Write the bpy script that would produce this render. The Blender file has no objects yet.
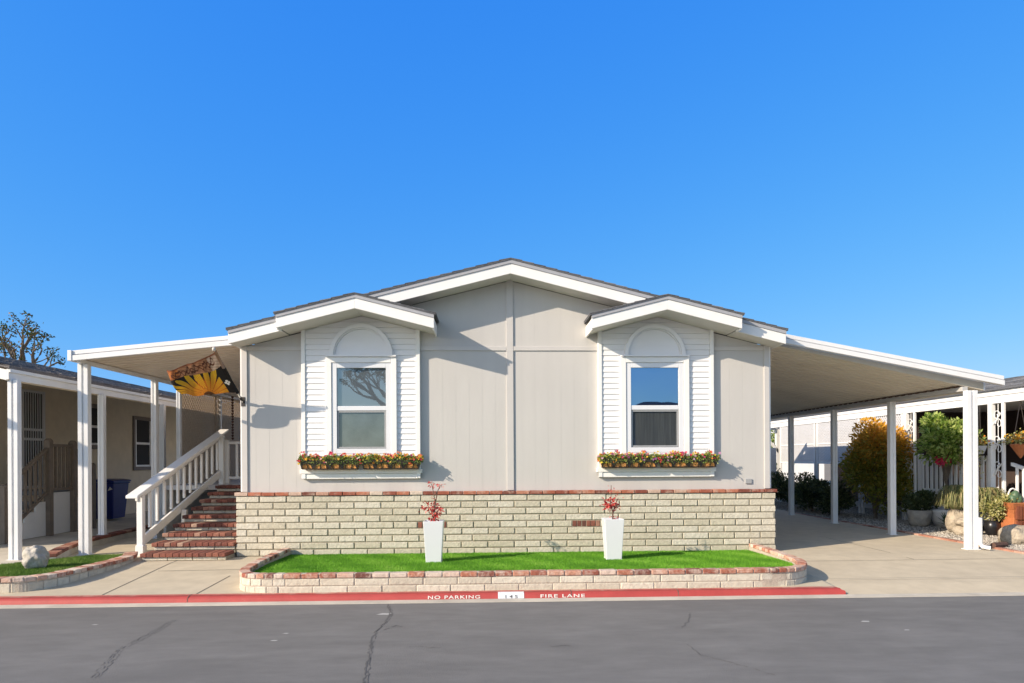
import bpy, math, random
from mathutils import Vector, Matrix
random.seed(7)
R = math.radians
S = bpy.context.scene
COL = S.collection
U = random.uniform

# ------------------------------------------------------------------ materials
def mat(name, base, rough=.6, var=.12, scale=6., bump=.0, bscale=40., ramp=None, attr=None, metal=0., spec=.5,
        stain=None, stain_scale=1.2, stain_lo=.45, stain_hi=.75, trans=0., ior=1.5, ndist=.02, stretch=None, colattr=None):
    m = bpy.data.materials.new(name); m.use_nodes = True
    N, L = m.node_tree.nodes, m.node_tree.links
    N.clear()
    out = N.new('ShaderNodeOutputMaterial'); p = N.new('ShaderNodeBsdfPrincipled')
    p.inputs['Roughness'].default_value = rough; p.inputs['Metallic'].default_value = metal
    p.inputs['IOR'].default_value = ior
    p.inputs['Specular IOR Level'].default_value = spec
    tc = N.new('ShaderNodeTexCoord'); vec = tc.outputs['Object']
    if stretch:
        mp = N.new('ShaderNodeMapping'); mp.inputs['Scale'].default_value = stretch
        L.new(vec, mp.inputs[0]); vec = mp.outputs[0]
    if colattr:
        a = N.new('ShaderNodeAttribute'); a.attribute_name = colattr; col = a.outputs['Color']
    elif ramp:
        a = N.new('ShaderNodeAttribute'); a.attribute_name = attr or 'rnd'
        r = N.new('ShaderNodeValToRGB'); r.color_ramp.elements.remove(r.color_ramp.elements[1])
        for i, (pos, c) in enumerate(ramp):
            e = r.color_ramp.elements[0] if i == 0 else r.color_ramp.elements.new(pos)
            e.position = pos; e.color = (*c, 1)
        L.new(a.outputs['Fac'], r.inputs[0]); col = r.outputs[0]
    else:
        c = N.new('ShaderNodeRGB'); c.outputs[0].default_value = (*base, 1); col = c.outputs[0]
    if var:
        n = N.new('ShaderNodeTexNoise'); n.inputs['Scale'].default_value = scale; n.inputs['Detail'].default_value = 8
        n.inputs['Roughness'].default_value = .62
        L.new(vec, n.inputs['Vector'])
        mr = N.new('ShaderNodeMapRange'); mr.inputs[1].default_value = .25; mr.inputs[2].default_value = .75
        mr.inputs[3].default_value = 1 - var; mr.inputs[4].default_value = 1 + var
        L.new(n.outputs[0], mr.inputs[0])
        mx = N.new('ShaderNodeMix'); mx.data_type = 'RGBA'; mx.blend_type = 'MULTIPLY'; mx.inputs[0].default_value = 1
        L.new(col, mx.inputs[6]); L.new(mr.outputs[0], mx.inputs[7]); col = mx.outputs[2]
    if stain:
        n = N.new('ShaderNodeTexNoise'); n.inputs['Scale'].default_value = stain_scale; n.inputs['Detail'].default_value = 10
        n.inputs['Roughness'].default_value = .68; n.inputs['Distortion'].default_value = .4
        L.new(vec, n.inputs['Vector'])
        mr = N.new('ShaderNodeMapRange'); mr.inputs[1].default_value = stain_lo; mr.inputs[2].default_value = stain_hi
        L.new(n.outputs[0], mr.inputs[0])
        mx = N.new('ShaderNodeMix'); mx.data_type = 'RGBA'; mx.inputs[7].default_value = (*stain, 1)
        L.new(mr.outputs[0], mx.inputs[0]); L.new(col, mx.inputs[6]); col = mx.outputs[2]
    L.new(col, p.inputs['Base Color'])
    if bump:
        n = N.new('ShaderNodeTexNoise'); n.inputs['Scale'].default_value = bscale; n.inputs['Detail'].default_value = 6
        L.new(vec, n.inputs['Vector'])
        b = N.new('ShaderNodeBump'); b.inputs['Strength'].default_value = bump; b.inputs['Distance'].default_value = ndist
        L.new(n.outputs[0], b.inputs['Height']); L.new(b.outputs[0], p.inputs['Normal'])
    sh = p.outputs[0]
    if trans:
        t = N.new('ShaderNodeBsdfTranslucent'); L.new(col, t.inputs[0])
        ms = N.new('ShaderNodeMixShader'); ms.inputs[0].default_value = trans
        L.new(sh, ms.inputs[1]); L.new(t.outputs[0], ms.inputs[2]); sh = ms.outputs[0]
    L.new(sh, out.inputs[0])
    return m

def glass(name, tint, refl, gc):
    m = bpy.data.materials.new(name); m.use_nodes = True
    N, L = m.node_tree.nodes, m.node_tree.links; N.clear()
    out = N.new('ShaderNodeOutputMaterial'); g = N.new('ShaderNodeBsdfGlossy'); t = N.new('ShaderNodeBsdfTransparent')
    g.inputs['Roughness'].default_value = .01; g.inputs['Color'].default_value = (*gc, 1)
    t.inputs['Color'].default_value = (*tint, 1)
    tc = N.new('ShaderNodeTexCoord'); n = N.new('ShaderNodeTexNoise'); n.inputs['Scale'].default_value = 1.6
    n.inputs['Detail'].default_value = 1
    L.new(tc.outputs['Object'], n.inputs['Vector'])
    b = N.new('ShaderNodeBump'); b.inputs['Strength'].default_value = .05; b.inputs['Distance'].default_value = .05
    L.new(n.outputs[0], b.inputs['Height']); L.new(b.outputs[0], g.inputs['Normal'])
    ms = N.new('ShaderNodeMixShader'); ms.inputs[0].default_value = refl
    L.new(t.outputs[0], ms.inputs[1]); L.new(g.outputs[0], ms.inputs[2]); L.new(ms.outputs[0], out.inputs[0])
    return m

M = {}
M['siding'] = mat('siding_paint', (.515, .503, .485), .62, .05, 2.5, .12, 30, stain=(.485, .473, .452), stain_scale=.9, stain_lo=.5, stain_hi=.9, stretch=(1, 1, .25), ndist=.004)
M['trim'] = mat('trim_paint', (.53, .515, .50), .55, .04, 4, .06, 40, ndist=.004)
M['white'] = mat('white_paint', (.80, .80, .79), .45, .04, 3, .05, 30, ndist=.004, stain=(.70, .69, .66), stain_scale=1.5, stain_lo=.55, stain_hi=.95)
M['lap'] = mat('white_lap_siding', (.80, .80, .805), .5, .035, 5, .08, 60, ndist=.003, stretch=(.3, 1, 1))
M['metal'] = mat('white_metal', (.74, .75, .76), .38, .05, 2, .0, stain=(.60, .59, .56), stain_scale=2.2, stain_lo=.55, stain_hi=.9)
M['pan_dark'] = mat('weathered_pan_metal', (.80, .74, .62), .55, .08, 1.4, stain=(.66, .59, .47), stain_scale=1.1, stain_lo=.5, stain_hi=.85, stretch=(.3, 1, 1))
M['pan'] = mat('pan_metal', (.80, .71, .58), .5, .06, 1.4, stain=(.68, .59, .46), stain_scale=1.1, stain_lo=.5, stain_hi=.85, stretch=(.3, 1, 1))
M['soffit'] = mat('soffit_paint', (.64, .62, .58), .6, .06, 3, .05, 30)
M['shingle'] = mat('asphalt_shingles', None, .9, .25, 30, .6, 90, ramp=[(0, (.075, .08, .09)), (.5, (.13, .135, .15)), (1, (.21, .215, .23))])
M['shingle_brown'] = mat('weathered_shingles', None, .9, .3, 26, .6, 90, ramp=[(0, (.11, .10, .10)), (.5, (.20, .185, .18)), (1, (.30, .27, .25))])
M['drip'] = mat('roof_edge_metal', (.36, .37, .40), .5, .08, 8)
M['block'] = mat('slump_block', None, .88, .20, 26, .6, 34, ndist=.013,
                 ramp=[(0, (.485, .445, .35)), (.35, (.53, .49, .395)), (.7, (.56, .52, .43)), (1, (.585, .55, .465))], stain=(.42, .36, .25), stain_scale=9, stain_lo=.55, stain_hi=.9)
M['block_pale'] = mat('painted_slump_block', None, .9, .16, 14, .6, 34, ndist=.012,
                      ramp=[(0, (.50, .455, .37)), (.4, (.57, .53, .44)), (.75, (.62, .585, .49)), (1, (.57, .51, .41))], stain=(.42, .34, .27), stain_scale=16, stain_lo=.52, stain_hi=.85)
M['mortar'] = mat('mortar', (.30, .265, .20), .95, .2, 20, .4, 60)
M['mortar_pale'] = mat('mortar_pale', (.46, .40, .33), .95, .2, 20, .4, 60)
M['brick'] = mat('red_brick', None, .85, .3, 18, .5, 50, ndist=.01,
                 ramp=[(0, (.15, .045, .03)), (.25, (.26, .07, .045)), (.5, (.36, .11, .06)), (.72, (.42, .15, .09)), (.85, (.45, .27, .20)), (1, (.58, .48, .40))], stain=(.55, .43, .35), stain_scale=7, stain_lo=.50, stain_hi=.78)
M['brick_worn'] = mat('worn_brick', None, .9, .35, 22, .6, 50, ndist=.012,
                 ramp=[(0, (.12, .05, .04)), (.2, (.28, .09, .06)), (.45, (.40, .15, .09)), (.6, (.50, .26, .18)), (.8, (.56, .40, .32)), (1, (.62, .54, .46))], stain=(.60, .50, .42), stain_scale=11, stain_lo=.46, stain_hi=.72)
M['brick_dark'] = mat('brick_tread', None, .85, .3, 18, .5, 50, ndist=.01,
                      ramp=[(0, (.10, .04, .03)), (.4, (.20, .065, .045)), (.75, (.27, .10, .065)), (1, (.40, .27, .2))], stain=(.42, .33, .27), stain_scale=10, stain_lo=.62, stain_hi=.85)
M['concrete'] = mat('concrete', (.53, .462, .345), .9, .12, 3.5, .25, 70, ndist=.004, stain=(.42, .36, .265), stain_scale=.8, stain_lo=.5, stain_hi=.85)
M['concrete_grey'] = mat('grey_concrete', (.56, .52, .44), .9, .12, 3.5, .25, 70, ndist=.004, stain=(.36, .33, .28), stain_scale=1.2)
M['joint'] = mat('slab_joint', (.12, .11, .09), .95, .2, 20)
M['asphalt'] = mat('asphalt', (.168, .166, .162), .88, .19, 3.2, .7, 160, ndist=.006, stain=(.122, .121, .119), stain_scale=.55, stain_lo=.5, stain_hi=.78, stretch=(.55, 1.4, 1))
M['crack'] = mat('crack_seal', (.108, .107, .105), .85, .2, 30)
M['patchlight'] = mat('asphalt_scuff', (.145, .146, .148), .85, .2, 8, .5, 120)
M['redpaint'] = mat('red_curb_paint', (.40, .058, .052), .6, .14, 5, .3, 60, ndist=.004, stain=(.46, .18, .15), stain_scale=4, stain_lo=.62, stain_hi=.85)
M['redpaint_worn'] = mat('worn_red_paint', (.44, .12, .10), .75, .25, 9, .3, 60, stain=(.5, .38, .31), stain_scale=5, stain_lo=.5, stain_hi=.75)
M['whitepaint'] = mat('curb_lettering_paint', (.70, .66, .62), .7, .2, 20)
M['blackpaint'] = mat('black_numeral_paint', (.10, .10, .10), .7, .3, 30)
M['turf'] = mat('turf_blades', None, .62, .0, 1, ramp=[(0, (.08, .24, .015)), (.45, (.16, .39, .028)), (.8, (.22, .48, .042)), (1, (.33, .52, .10))], trans=.22, spec=.25)
M['turf_base'] = mat('turf_backing', (.11, .27, .022), .9, .3, 60, .5, 200)
M['lawn'] = mat('lawn_blades', None, .65, .0, 1, ramp=[(0, (.06, .13, .018)), (.5, (.13, .25, .035)), (1, (.26, .33, .09))], trans=.2, spec=.25)
M['lawn_base'] = mat('lawn_soil', (.07, .13, .03), .95, .4, 30, .5, 120)
M['gloss_white'] = mat('glazed_white', (.70, .72, .76), .25, .02, 3)
M['soil'] = mat('soil', (.06, .045, .035), .95, .3, 30, .6, 80)
M['coco'] = mat('coco_liner', (.78, .36, .11), .95, .35, 50, .9, 160)
M['wire'] = mat('dark_wire', (.035, .028, .025), .5, .2, 30)
M['leaf'] = mat('flower_leaves', None, .5, 0, 1, ramp=[(0, (.06, .12, .018)), (.5, (.20, .30, .06)), (1, (.48, .50, .15))], trans=.3)
M['petal'] = mat('petals', None, .55, 0, 1, colattr='col', trans=.3)
M['stem'] = mat('stem_bark', (.11, .06, .045), .85, .3, 30, .4, 80)
M['redleaf'] = mat('red_leaves', None, .5, 0, 1, ramp=[(0, (.36, .03, .035)), (.6, (.70, .065, .06)), (1, (.72, .30, .24))], trans=.3)
M['bark'] = mat('tree_bark', (.16, .13, .10), .9, .35, 14, .8, 40)
M['treeleaf'] = mat('tree_leaves', None, .55, 0, 1, ramp=[(0, (.03, .05, .012)), (.6, (.07, .10, .02)), (1, (.25, .12, .03))], trans=.25)
M['shrub'] = mat('dark_shrub_leaves', None, .5, 0, 1, ramp=[(0, (.02, .035, .012)), (.6, (.06, .09, .03)), (1, (.16, .18, .07))], trans=.15)
M['photinia'] = mat('photinia_leaves', None, .42, 0, 1, ramp=[(0, (.09, .12, .022)), (.35, (.22, .24, .035)), (.62, (.38, .27, .035)), (.8, (.62, .30, .03)), (1, (.78, .44, .05))], trans=.38)
M['limeleaf'] = mat('lime_leaves', None, .5, 0, 1, ramp=[(0, (.10, .18, .03)), (.5, (.30, .42, .07)), (1, (.62, .68, .24))], trans=.48)
M['paleleaf'] = mat('variegated_leaves', None, .5, 0, 1, ramp=[(0, (.10, .14, .03)), (.5, (.35, .33, .10)), (1, (.62, .58, .30))], trans=.3)
M['reed'] = mat('dry_grass_blades', None, .6, 0, 1, ramp=[(0, (.09, .12, .035)), (.5, (.21, .22, .075)), (1, (.42, .33, .17))], trans=.25)
M['agave'] = mat('agave_leaf', (.07, .13, .07), .5, .2, 10)
M['stone'] = mat('boulder_stone', (.46, .43, .38), .9, .25, 7, .9, 14, ndist=.04, stain=(.30, .28, .25), stain_scale=5)
M['tan_stone'] = mat('tan_stone', (.42, .36, .28), .9, .28, 9, 1., 12, ndist=.05, stain=(.24, .20, .15), stain_scale=7, stain_lo=.45)
M['gravel'] = mat('gravel', None, .9, .2, 20, .3, 60, ramp=[(0, (.20, .19, .17)), (.5, (.36, .33, .29)), (1, (.52, .48, .42))])
M['ground'] = mat('bare_ground', (.24, .21, .16), .95, .25, 2, .5, 40)
M['beige'] = mat('beige_stucco', (.70, .61, .465), .85, .08, 4, .4, 120, ndist=.004)
M['greytrim'] = mat('greyed_white_metal', (.55, .555, .57), .45, .06, 3)
M['brownwood'] = mat('brown_painted_wood', (.20, .16, .125), .6, .2, 10, .2, 40)
M['browntrim'] = mat('brown_trim', (.16, .13, .11), .6, .1, 10)
M['blue_grey'] = mat('blue_grey_tread', (.16, .18, .21), .7, .15, 10)
M['bin'] = mat('blue_plastic', (.010, .022, .17), .38, .08, 8)
M['rubber'] = mat('black_rubber', (.02, .02, .02), .7, .1, 10)
M['darkwall'] = mat('dark_brown_wall', (.055, .036, .03), .8, .2, 4)
M['terracotta'] = mat('terracotta', (.42, .14, .05), .8, .2, 10, .4, 60)
M['terracotta_dark'] = mat('terracotta_recess', (.20, .06, .03), .85, .2, 10)
M['blackpot'] = mat('black_ceramic', (.015, .015, .017), .3, .1, 10)
M['dark'] = mat('dark_interior', (.018, .018, .02), .8, .1, 4)
M['blind'] = mat('pale_blind', (.15, .175, .20), .8, .08, 3)
M['screen'] = mat('insect_screen', (.19, .215, .20), .8, .3, 3, stain=(.13, .15, .13), stain_scale=2.5)
M['curtain'] = mat('dark_curtain', (.085, .085, .08), .85, .5, 5, stretch=(6, 1, .3))
M['glass_clear'] = glass('window_glass', (.75, .8, .8), .50, (.30, .56, .95))
M['glass_screen'] = glass('screened_glass', (.75, .78, .78), .10, (.6, .75, .95))
M['glass_left'] = glass('window_glass_soft', (.8, .83, .85), .17, (.75, .9, 1.))
M['cloth'] = mat('printed_flag_cloth', None, .75, .08, 20, colattr='col', trans=.3)
M['pole'] = mat('flag_pole_wood', (.62, .58, .52), .5, .1, 10)
M['cream'] = mat('cream_wall', (.55, .52, .46), .8, .06, 3)
M['vent'] = mat('grey_vent', (.32, .33, .34), .5, .1, 20)
M['lattice_beige'] = mat('beige_lattice', (.72, .64, .54), .7, .08, 10, trans=.5)

# ------------------------------------------------------------------ mesh builder
class MB:
    def __init__(s): s.v, s.f, s.a, s.c = [], [], [], []
    def face(s, pts, rnd=.5, col=None):
        i = len(s.v); s.v += [tuple(p) for p in pts]; s.f.append(tuple(range(i, i + len(pts)))); s.a.append(rnd); s.c.append(col or (1, 1, 1))
    def poly(s, V, F, rnd=None, col=None):
        i = len(s.v); s.v += [tuple(p) for p in V]
        r = U(0, 1) if rnd is None else rnd
        for f in F: s.f.append(tuple(i + k for k in f)); s.a.append(r); s.c.append(col or (1, 1, 1))
    def box(s, x0, x1, y0, y1, z0, z1, rnd=None):
        V = [(x, y, z) for z in (z0, z1) for y in (y0, y1) for x in (x0, x1)]
        s.poly(V, [(0, 2, 3, 1), (4, 5, 7, 6), (0, 1, 5, 4), (2, 6, 7, 3), (0, 4, 6, 2), (1, 3, 7, 5)], rnd)
    def obox(s, c, t, L, D, H, rnd=None, tz=0.):
        t = Vector((t[0], t[1], tz)).normalized(); n = Vector((-t.y, t.x, 0)).normalized(); u = t.cross(n)
        c = Vector(c); V = [c + t * (a * L / 2) + n * (b * D / 2) + u * (e * H / 2) for e in (-1, 1) for b in (-1, 1) for a in (-1, 1)]
        s.poly(V, [(0, 2, 3, 1), (4, 5, 7, 6), (0, 1, 5, 4), (2, 6, 7, 3), (0, 4, 6, 2), (1, 3, 7, 5)], rnd)
    def prism(s, pts, axis, a, b, rnd=None):
        mk = {'y': lambda p, w: (p[0], w, p[1]), 'x': lambda p, w: (w, p[0], p[1]), 'z': lambda p, w: (p[0], p[1], w)}[axis]
        n = len(pts); V = [mk(p, a) for p in pts] + [mk(p, b) for p in pts]
        F = [tuple(range(n)), tuple(range(2 * n - 1, n - 1, -1))] + [(i, i + n, (i + 1) % n + n, (i + 1) % n) for i in range(n)]
        s.poly(V, F, rnd)
    def slab(s, q, th, rnd=None):             # q: 4 points (top), thickness along -z
        V = [tuple(p) for p in q] + [(p[0], p[1], p[2] - th) for p in q]
        n = len(q); s.poly(V, [tuple(range(n)), tuple(range(2 * n - 1, n - 1, -1))] + [(i, i + n, (i + 1) % n + n, (i + 1) % n) for i in range(n)], rnd)
    def tube(s, pts, rad, n=8, rnd=None, cap=True):
        pts = [Vector(p) for p in pts]
        if not hasattr(rad, '__len__'): rad = [rad] * len(pts)
        V, F = [], []
        up = Vector((.3, .2, 1)).normalized()
        for i, p in enumerate(pts):
            d = (pts[min(i + 1, len(pts) - 1)] - pts[max(i - 1, 0)]).normalized()
            if abs(d.dot(up)) > .98: up = Vector((1, .1, 0)).normalized()
            a = d.cross(up).normalized(); b = d.cross(a)
            for k in range(n):
                w = 2 * math.pi * k / n; V.append(p + a * (rad[i] * math.cos(w)) + b * (rad[i] * math.sin(w)))
        for i in range(len(pts) - 1):
            for k in range(n):
                F.append((i * n + k, i * n + (k + 1) % n, (i + 1) * n + (k + 1) % n, (i + 1) * n + k))
        if cap: F += [tuple(range(n)), tuple((len(pts) - 1) * n + k for k in reversed(range(n)))]
        s.poly(V, F, rnd)
    def lathe(s, c, prof, n=20, rnd=None, sq=False):
        V, F = [], []
        for r, z in prof:
            for k in range(n):
                w = 2 * math.pi * (k + .5) / n; V.append((c[0] + r * math.cos(w), c[1] + r * math.sin(w), c[2] + z))
        m = len(prof)
        for i in range(m - 1):
            for k in range(n): F.append((i * n + k, i * n + (k + 1) % n, (i + 1) * n + (k + 1) % n, (i + 1) * n + k))
        F += [tuple(reversed(range(n))), tuple((m - 1) * n + k for k in range(n))]
        s.poly(V, F, rnd)
    def leaf(s, p, L, W, d=None, rnd=None, col=None):
        p = Vector(p)
        d = (Vector(d) if d else Vector((U(-1, 1), U(-1, 1), U(-.6, 1)))).normalized()
        q = Vector((U(-1, 1), U(-1, 1), U(-1, 1))); a = d.cross(q).normalized()
        n = d.cross(a) * (W * .25)
        i = len(s.v); s.v += [tuple(p), tuple(p + d * L * .5 + a * W * .5 + n), tuple(p + d * L), tuple(p + d * L * .5 - a * W * .5 + n)]
        r = U(0, 1) if rnd is None else rnd
        s.f += [(i, i + 1, i + 2), (i, i + 2, i + 3)]; s.a += [r, r]; s.c += [col or (1, 1, 1)] * 2
    def blob(s, c, rx, ry, rz, seed=0, n=22, m=14, rough=.16, rnd=.5, flat=None):
        rg = random.Random(seed); ph = [(rg.uniform(0, 6.3), rg.uniform(0, 6.3), rg.uniform(1, 4.2), rg.uniform(1, 4.2), rg.uniform(.3, 1)) for _ in range(8)]
        V, F = [], []
        for j in range(m + 1):
            t = math.pi * j / m
            for k in range(n):
                w = 2 * math.pi * k / n
                d = Vector((math.sin(t) * math.cos(w), math.sin(t) * math.sin(w), math.cos(t)))
                h = sum(e * math.sin(f * d.x * 2 + a) * math.sin(g * (d.y + d.z) * 1.6 + b) for a, b, f, g, e in ph) / 4
                h = 1 + rough * h
                z = d.z * rz * h
                if flat is not None: z = max(z, flat)
                V.append((c[0] + d.x * rx * h, c[1] + d.y * ry * h, c[2] + z))
        for j in range(m):
            for k in range(n): F.append((j * n + k, (j + 1) * n + k, (j + 1) * n + (k + 1) % n, j * n + (k + 1) % n))
        s.poly(V, F, rnd)
    def build(s, name, m, parent=None, label=None, bevel=0., smooth=False, solid=0., seg=2, loc=None, kind=None):
        me = bpy.data.meshes.new(name)
        org = Vector(loc) if loc else Vector((0, 0, 0))
        if parent:
            q = parent
            while q: org += q.location; q = q.parent
        me.from_pydata([(a - org.x, b - org.y, c - org.z) for a, b, c in s.v], [], s.f); me.update()
        at = me.attributes.new('rnd', 'FLOAT', 'FACE'); at.data.foreach_set('value', s.a)
        if any(c != (1, 1, 1) for c in s.c):
            ca = me.attributes.new('col', 'FLOAT_COLOR', 'FACE'); ca.data.foreach_set('color', [w for c in s.c for w in (*c, 1.)])
        if smooth: me.polygons.foreach_set('use_smooth', [True] * len(me.polygons))
        me.materials.append(M[m] if isinstance(m, str) else m)
        o = bpy.data.objects.new(name, me); COL.objects.link(o)
        if loc and not parent: o.location = loc
        if parent: o.parent = parent
        if label: o['label'] = label
        if kind: o['kind'] = kind
        if bevel:
            b = o.modifiers.new('bevel', 'BEVEL'); b.width = bevel; b.segments = seg; b.limit_method = 'ANGLE'; b.angle_limit = R(35)
            b.use_clamp_overlap = True
        if solid:
            b = o.modifiers.new('solid', 'SOLIDIFY'); b.thickness = solid; b.offset = 0
        return o

def thing(name, label, cat, loc=(0, 0, 0), group=None):
    o = bpy.data.objects.new(name, None); COL.objects.link(o); o.location = loc; o.empty_display_size = .2
    return tag(o, label, cat, group)
def tag(o, label, cat, group=None):
    o['label'] = label; o['category'] = cat
    if group: o['group'] = group
    return o
def part(name, m, parent, fn, **k):
    b = MB(); fn(b); return b.build(name, m, parent, **k)
def dup(root, loc, label=None):
    r = root.copy(); COL.objects.link(r); r.location = loc
    if label: r['label'] = label
    for ch in list(root.children):
        c = ch.copy(); COL.objects.link(c); c.parent = r
        for g in list(ch.children):
            d = g.copy(); COL.objects.link(d); d.parent = c
    return r
def struct(name, m, fn, kind='structure', **k):
    b = MB(); fn(b); return b.build(name, m, kind=kind, **k)

def walk(path, step):
    """positions and tangents every `step` along a polyline"""
    P = [Vector((p[0], p[1], 0)) for p in path]; seg = [(P[i + 1] - P[i]).length for i in range(len(P) - 1)]
    tot = sum(seg)
    def at(d):
        d = max(0, min(tot - 1e-6, d))
        for i, l in enumerate(seg):
            if d <= l or i == len(seg) - 1: return P[i].lerp(P[i + 1], d / l)
            d -= l
    return at, tot
def lay(mb, path, z0, h, L, depth, gap=.01, start=0., inset=0., jit=.004, side=1, short=None):
    at, tot = walk(path, L)
    d = -start
    while d < tot - .02:
        l = short(at(max(0, d))) if short else L
        a, b = max(0, d), min(tot, d + l)
        d += l
        if b - a < .03: continue
        p, q = at(a), at(b); t = (q - p)
        ln = t.length - gap
        if ln < .015: continue
        t.normalize(); n = Vector((-t.y, t.x, 0)) * side
        c = (p + q) / 2 + n * (depth / 2 + inset + U(-jit, jit))
        mb.obox((c.x, c.y, z0 + h / 2 + U(-jit, jit) * .5), t, ln, depth, h - gap, None, U(-.006, .006))
def strip(mb, path, z0, z1, w0, w1, side=1, rnd=.5):
    """a continuous wall of given thickness range beside a polyline"""
    P = [Vector((p[0], p[1], 0)) for p in path]; n = len(P); A, B = [], []
    for i in range(n):
        t = (P[min(i + 1, n - 1)] - P[max(i - 1, 0)]).normalized(); nn = Vector((-t.y, t.x, 0)) * side
        A.append(P[i] + nn * w0); B.append(P[i] + nn * w1)
    for i in range(n - 1):
        V = [(p.x, p.y, z) for z in (z0, z1) for p in (A[i], A[i + 1], B[i + 1], B[i])]
        mb.poly(V, [(0, 1, 2, 3), (7, 6, 5, 4), (0, 4, 5, 1), (1, 5, 6, 2), (2, 6, 7, 3), (3, 7, 4, 0)], rnd)
def smoothpath(P, n=6, closed=False):
    out = []
    for i in range(len(P) - 1):
        p0, p1, p2, p3 = P[max(i - 1, 0)], P[i], P[i + 1], P[min(i + 2, len(P) - 1)]
        for k in range(n):
            t = k / n
            out.append(tuple(.5 * ((2 * p1[j]) + (-p0[j] + p2[j]) * t + (2 * p0[j] - 5 * p1[j] + 4 * p2[j] - p3[j]) * t * t + (-p0[j] + 3 * p1[j] - 3 * p2[j] + p3[j]) * t ** 3) for j in (0, 1)))
    out.append(tuple(P[-1][:2])); return out
def inside(p, poly):
    x, y = p; c = False; n = len(poly)
    for i in range(n):
        (x1, y1), (x2, y2) = poly[i], poly[i - 1]
        if (y1 > y) != (y2 > y) and x < (x2 - x1) * (y - y1) / (y2 - y1) + x1: c = not c
    return c
def blades(mb, poly, zf, n, h0, h1, w):
    xs = [p[0] for p in poly]; ys = [p[1] for p in poly]; k = 0
    while k < n:
        x, y = U(min(xs), max(xs)), U(min(ys), max(ys))
        if not inside((x, y), poly): continue
        k += 1; z = zf(x, y); h = U(h0, h1); a = U(0, 6.28); lx, ly = U(-.5, .5) * h, U(-.5, .5) * h
        dx, dy = math.cos(a) * w, math.sin(a) * w
        mb.face([(x - dx, y - dy, z), (x + dx, y + dy, z), (x + lx, y + ly, z + h)], min(1, max(0, U(-.1, .8) + .22 * math.sin(x * 2.3 + 1.7 * math.sin(y * 3.1)) * math.sin(y * 4.3 + x) + .18 * math.sin(x * 9 + y * 5))))

# ------------------------------------------------------------------ camera, light, world
YAW, ROLL = R(2.0), R(.31)
fw = Vector((math.sin(YAW), math.cos(YAW), 0)); rt = Vector((math.cos(YAW), -math.sin(YAW), 0)); up = Vector((0, 0, 1))
rr = rt * math.cos(ROLL) - up * math.sin(ROLL); uu = rt * math.sin(ROLL) + up * math.cos(ROLL)
cam = bpy.data.cameras.new('camera'); co = bpy.data.objects.new('camera', cam); COL.objects.link(co)
mw = Matrix(((rr.x, uu.x, -fw.x, 0), (rr.y, uu.y, -fw.y, 0), (rr.z, uu.z, -fw.z, 1.455), (0, 0, 0, 1)))
co.matrix_world = mw
cam.sensor_width = 36; cam.lens = 683 * 36 / 1024; cam.shift_y = (459 - 341.5) / 1024
cam.clip_start = .1; cam.clip_end = 3000
S.camera = co

SUN = Vector((-1.8, -.99, 1.0))
el = math.atan2(SUN.z, math.hypot(SUN.x, SUN.y)); az = math.atan2(SUN.x, SUN.y)
sl = bpy.data.lights.new('sun', 'SUN'); sl.energy = 4.9; sl.angle = R(.5); sl.color = (1, .845, .66)
so = bpy.data.objects.new('sun', sl); COL.objects.link(so); so.rotation_euler = SUN.to_track_quat('Z', 'Y').to_euler(); so.location = (-20, -10, 20)
W = bpy.data.worlds.new('World'); S.world = W; W.use_nodes = True
N, L = W.node_tree.nodes, W.node_tree.links; N.clear()
wo = N.new('ShaderNodeOutputWorld'); bg = N.new('ShaderNodeBackground'); sk = N.new('ShaderNodeTexSky')
sk.sky_type = 'NISHITA'; sk.sun_disc = False; sk.sun_elevation = el; sk.sun_rotation = az; sk.air_density = 1.0; sk.dust_density = .7; sk.ozone_density = 3.0
SKYCURVE = ((.47, 1.30), (.52, .62), (.755, .14))
# colour response of the photograph's deep blue sky: per-channel power curve on the Nishita radiance
sp = N.new('ShaderNodeSeparateColor'); cb = N.new('ShaderNodeCombineColor')
L.new(sk.outputs[0], sp.inputs[0])
for i, (k, g) in enumerate(SKYCURVE):
    a = N.new('ShaderNodeMath'); a.operation = 'MULTIPLY'; a.inputs[1].default_value = .15; a.use_clamp = True
    p = N.new('ShaderNodeMath'); p.operation = 'POWER'; p.inputs[1].default_value = g
    c = N.new('ShaderNodeMath'); c.operation = 'MULTIPLY'; c.inputs[1].default_value = k / .15
    L.new(sp.outputs[i], a.inputs[0]); L.new(a.outputs[0], p.inputs[0]); L.new(p.outputs[0], c.inputs[0]); L.new(c.outputs[0], cb.inputs[i])
# above the frame the sky keeps its plain Nishita radiance, darkening to the zenith
tcw = N.new('ShaderNodeTexCoord'); sx = N.new('ShaderNodeSeparateXYZ'); mrz = N.new('ShaderNodeMapRange'); mrz.interpolation_type = 'SMOOTHSTEP'
mrz.inputs[1].default_value = .56; mrz.inputs[2].default_value = .72
L.new(tcw.outputs['Generated'], sx.inputs[0]); L.new(sx.outputs[2], mrz.inputs[0])
mry = N.new('ShaderNodeMapRange'); mry.interpolation_type = 'SMOOTHSTEP'   # ... and so does the paler half towards the sun
mry.inputs[1].default_value = .05; mry.inputs[2].default_value = -.45; L.new(sx.outputs[1], mry.inputs[0])
mxm = N.new('ShaderNodeMath'); mxm.operation = 'MAXIMUM'; L.new(mrz.outputs[0], mxm.inputs[0]); L.new(mry.outputs[0], mxm.inputs[1])
mxw = N.new('ShaderNodeMix'); mxw.data_type = 'RGBA'
L.new(mxm.outputs[0], mxw.inputs[0]); L.new(cb.outputs[0], mxw.inputs[6]); L.new(sk.outputs[0], mxw.inputs[7])
bg.inputs[1].default_value = .15
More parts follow.
